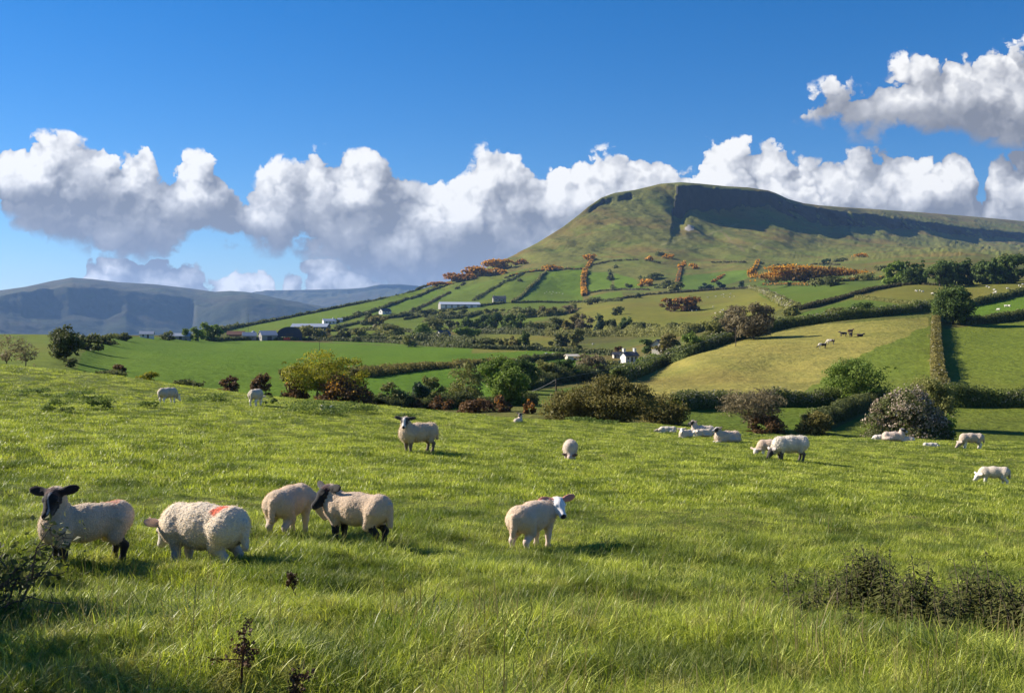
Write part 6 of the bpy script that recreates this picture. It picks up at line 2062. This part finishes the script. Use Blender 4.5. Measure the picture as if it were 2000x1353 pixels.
def build_buildings():
    global GLASS, DOOR
    GLASS = simple_mat('window_glass', (0.03, 0.035, 0.04), 0.15, 0.5)
    DOOR = simple_mat('painted_door', (0.05, 0.045, 0.05), 0.5)
    white, cream = wall_mat('whitewash', (0.78, 0.74, 0.68)), wall_mat('cream_render', (0.62, 0.55, 0.44))
    grey, brick = wall_mat('grey_block', (0.30, 0.28, 0.26)), wall_mat('red_brick', (0.22, 0.10, 0.07))
    slate, tin = wall_mat('slate', (0.085, 0.090, 0.105), 0.6), wall_mat('tin_sheet', (0.28, 0.32, 0.39), 0.5)
    navy, rust = wall_mat('dark_tin', (0.035, 0.045, 0.075), 0.5), wall_mat('rust_tin', (0.15, 0.075, 0.05), 0.6)
    pale = wall_mat('pale_sheet', (0.42, 0.46, 0.53), 0.5)
    redp = wall_mat('red_paint', (0.55, 0.04, 0.02), 0.4)
    house('white two storey farmhouse with a tall chimney beside the golden field hedge', 1229, 713, 5.0, 3.2, 3.2, 1.1, 28, white, slate, [('f', -1.5, 1.9, .7, .9), ('f', 0, 1.9, .7, .9), ('f', 1.5, 1.9, .7, .9), ('f', -1.5, .4, .7, 1), ('f', 1.5, .4, .7, 1)], [('f', 0, 0, .8, 1.9)], [-2.1, 2.1])
    house('low cream outbuilding in the trees left of the white farmhouse', 1117, 703, 4.2, 2.6, 1.3, 0.5, 20, cream, cream, (), [('f', 0.6, 0, 0.8, 1.1)], name='shed', cat='shed')
    house('cream gate cottage just left of the white farmhouse', 1204, 699, 2.6, 2.2, 1.3, 0.8, 10, cream, slate, [('f', 0.4, .5, .6, .6)], [('f', -0.6, 0, .6, 1.1)], name='shed', cat='shed')
    house('brown roofed house half hidden by trees behind the white farmhouse', 1290, 690, 5.5, 3.6, 2.6, 1.8, 55, cream, slate, [('l', 0, 1.2, .8, .9)], (), [2.3])
    house('white gabled cottage with a slate roof in the lane wood', 866, 660, 7.5, 4.6, 2.4, 2.0, 40, white, slate, [('l', 0, 1.2, .8, 1), ('f', -1.5, 1, .9, .9), ('f', 1.5, 1, .9, .9)], [('f', 0, 0, .9, 1.9)])
    house('little white shed above the lane wood', 922, 650, 3.0, 2.4, 1.8, 0.8, 15, white, pale, (), [('f', 0, 0, .8, 1.5)], name='shed', cat='shed')
    house('long pale roofed cattle barn on the hillside', 897, 602, 41, 15, 3.8, 2.4, 14, grey, pale, (), [('f', x, 0, 4.2, 3.2) for x in (-18, -12, -6, 1, 8, 15)], name='barn', cat='barn')
    for ch in bpy.data.objects:
        if ch.parent and ch.parent.name.startswith('barn') and ch.name.startswith('door'):
            ch.data.materials[0] = white
    house('grey stone house right of the long cattle barn', 975, 591, 14, 7, 4.5, 2.6, 10, grey, slate, [('f', -4, 2, 1.2, 1.3), ('f', 0, 2, 1.2, 1.3), ('f', 4, 2, 1.2, 1.3)], [('f', 2, 0, 1.2, 2)], [-6, 6])
    house('white gabled house with a blue roof among the strip field trees', 752, 613, 11, 6, 2.8, 2.4, 45, white, slate, [('l', 0, 1.5, 1, 1.1), ('f', -2, 1, 1.2, 1.2), ('f', 2, 1, 1.2, 1.2)], [('f', 0, 0, 1, 2)])
    house('white bungalow on the green slope above the barns', 643, 633, 11, 6, 2.8, 1.8, 25, white, pale, [('f', -3, 1, 1.2, 1.2), ('f', 3, 1, 1.2, 1.2)], [('f', 0, 0, 1, 2)], [3.5])
    house('tiny white outhouse right of the white bungalow', 664, 629, 4, 3.5, 2.4, 1.0, 20, white, pale, [('f', 0.8, 1, .8, .8)], [('f', -0.8, 0, .8, 1.9)], name='shed', cat='shed')
    fb = 'buildings of the farm above the big green field'
    house('dark round roofed hay barn in the middle of the farm', 566, 664, 13.5, 12, 2.8, 4.6, 12, navy, navy, (), [('f', 0, 0, 4, 3.8)], name='barn', cat='barn', group=fb, arch=True)
    house('long grey roofed barn behind the round roofed one', 607, 656, 24, 9, 6.0, 2.0, -6, slate, tin, (), [('f', -5, 0, 4, 4)], name='barn', cat='barn', group=fb)
    house('grey gabled shed touching the left of the round roofed barn', 523, 665, 8.5, 7, 3.0, 2.2, 30, grey, tin, [('l', 0, 1, 1, 1)], [('f', 0, 0, 2.4, 2.4)], name='shed', cat='shed', group=fb)
    house('small grey stone shed between the brick shed and the gabled one', 487, 665, 7, 5, 2.6, 1.8, 20, grey, tin, [('f', 1.5, 1, .9, .9)], [('f', -1, 0, 1.4, 2)], name='shed', cat='shed', group=fb)
    house('red brick shed with a rusty roof at the left of the farm', 461, 664, 9, 6, 3.0, 1.8, 5, brick, rust, [('f', -2.5, 1.2, .9, .9)], [('f', 1.5, 0, 1.6, 2.2)], name='shed', cat='shed', group=fb)
    house('pale roofed cottage far left of the farm by the hedge', 287, 660, 5.0, 3.2, 1.6, 1.0, 12, white, tin, [('f', -1.2, .7, .7, .7)], [('f', .6, 0, .7, 1.4)], group=fb)
    house('low long grey shed behind the farm trees on the left', 350, 663, 9.5, 4, 1.6, 1.1, 5, grey, tin, (), [('f', 1, 0, 1.2, 1.4), ('f', -3, 0, 1.2, 1.4)], name='shed', cat='shed', group=fb)
    # silo
    p = surf(495, 664)
    S = Acc(); S.add(*tube([(0, 0, -0.5), (0, 0, 4.4)], [1.1, 1.1], 16))
    silo = obj('silo', S.mesh('silo', pale), None, p)
    S = Acc(); S.add(*tube([(0, 0, 4.4), (0, 0, 4.9), (0, 0, 5.2)], [1.15, 0.7, 0.05], 16))
    obj('cap', S.mesh('cap', tin), silo)
    tag(silo, 'small pale silo beside the grey stone shed', 'silo')
    # red trailer
    p = surf(566, 666)
    A = Acc(); box(A, -1.7, 1.7, -0.8, 0.8, 0.7, 1.9); box(A, -1.5, 1.5, -0.82, -0.801, 0.9, 1.1)
    tr = obj('trailer', A.mesh('trailer', redp, smooth=False), None, (p[0] + 0.4, p[1] - 8.5, p[2]), 0.2)
    for x in (-0.9, 0.9):
        for y in (-0.9, 0.9):
            S = Acc(); S.add(*tube([(x, y - 0.14, 0.5), (x, y + 0.14, 0.5)], [0.5, 0.5], 14))
            obj('wheel', S.mesh('wheel', navy), tr)
    tag(tr, 'bright red farm trailer parked before the round roofed barn', 'trailer')
    a = pole('wooden pole behind the brown thicket, carrying the valley wire', 1086, 778, 741)
    b = pole('wooden pole in the golden field hedge', 1437, 676, 640, 0.10)
    pole('thin wooden pole standing in the big green field', 624, 689, 662, 0.10)
    pole('tall thin mast behind the farm sheds', 485, 662, 612, 0.10, False)
    S = Acc()
    o = a
    for q in (pt(960, 762, 150), b):
        t = np.linspace(0, 1, 24)
        mid = a[None] * (1 - t[:, None]) + np.array(q)[None] * t[:, None]
        mid[:, 2] -= 4 * t * (1 - t) * 1.2
        S.add(*tube(mid - o, [0.018] * 24, 4))
    tag(obj('power_line', S.mesh('power_line', simple_mat('wire', (0.25, 0.25, 0.26))), None, o), 'thin wire strung between the valley poles', 'wire')


build_buildings()
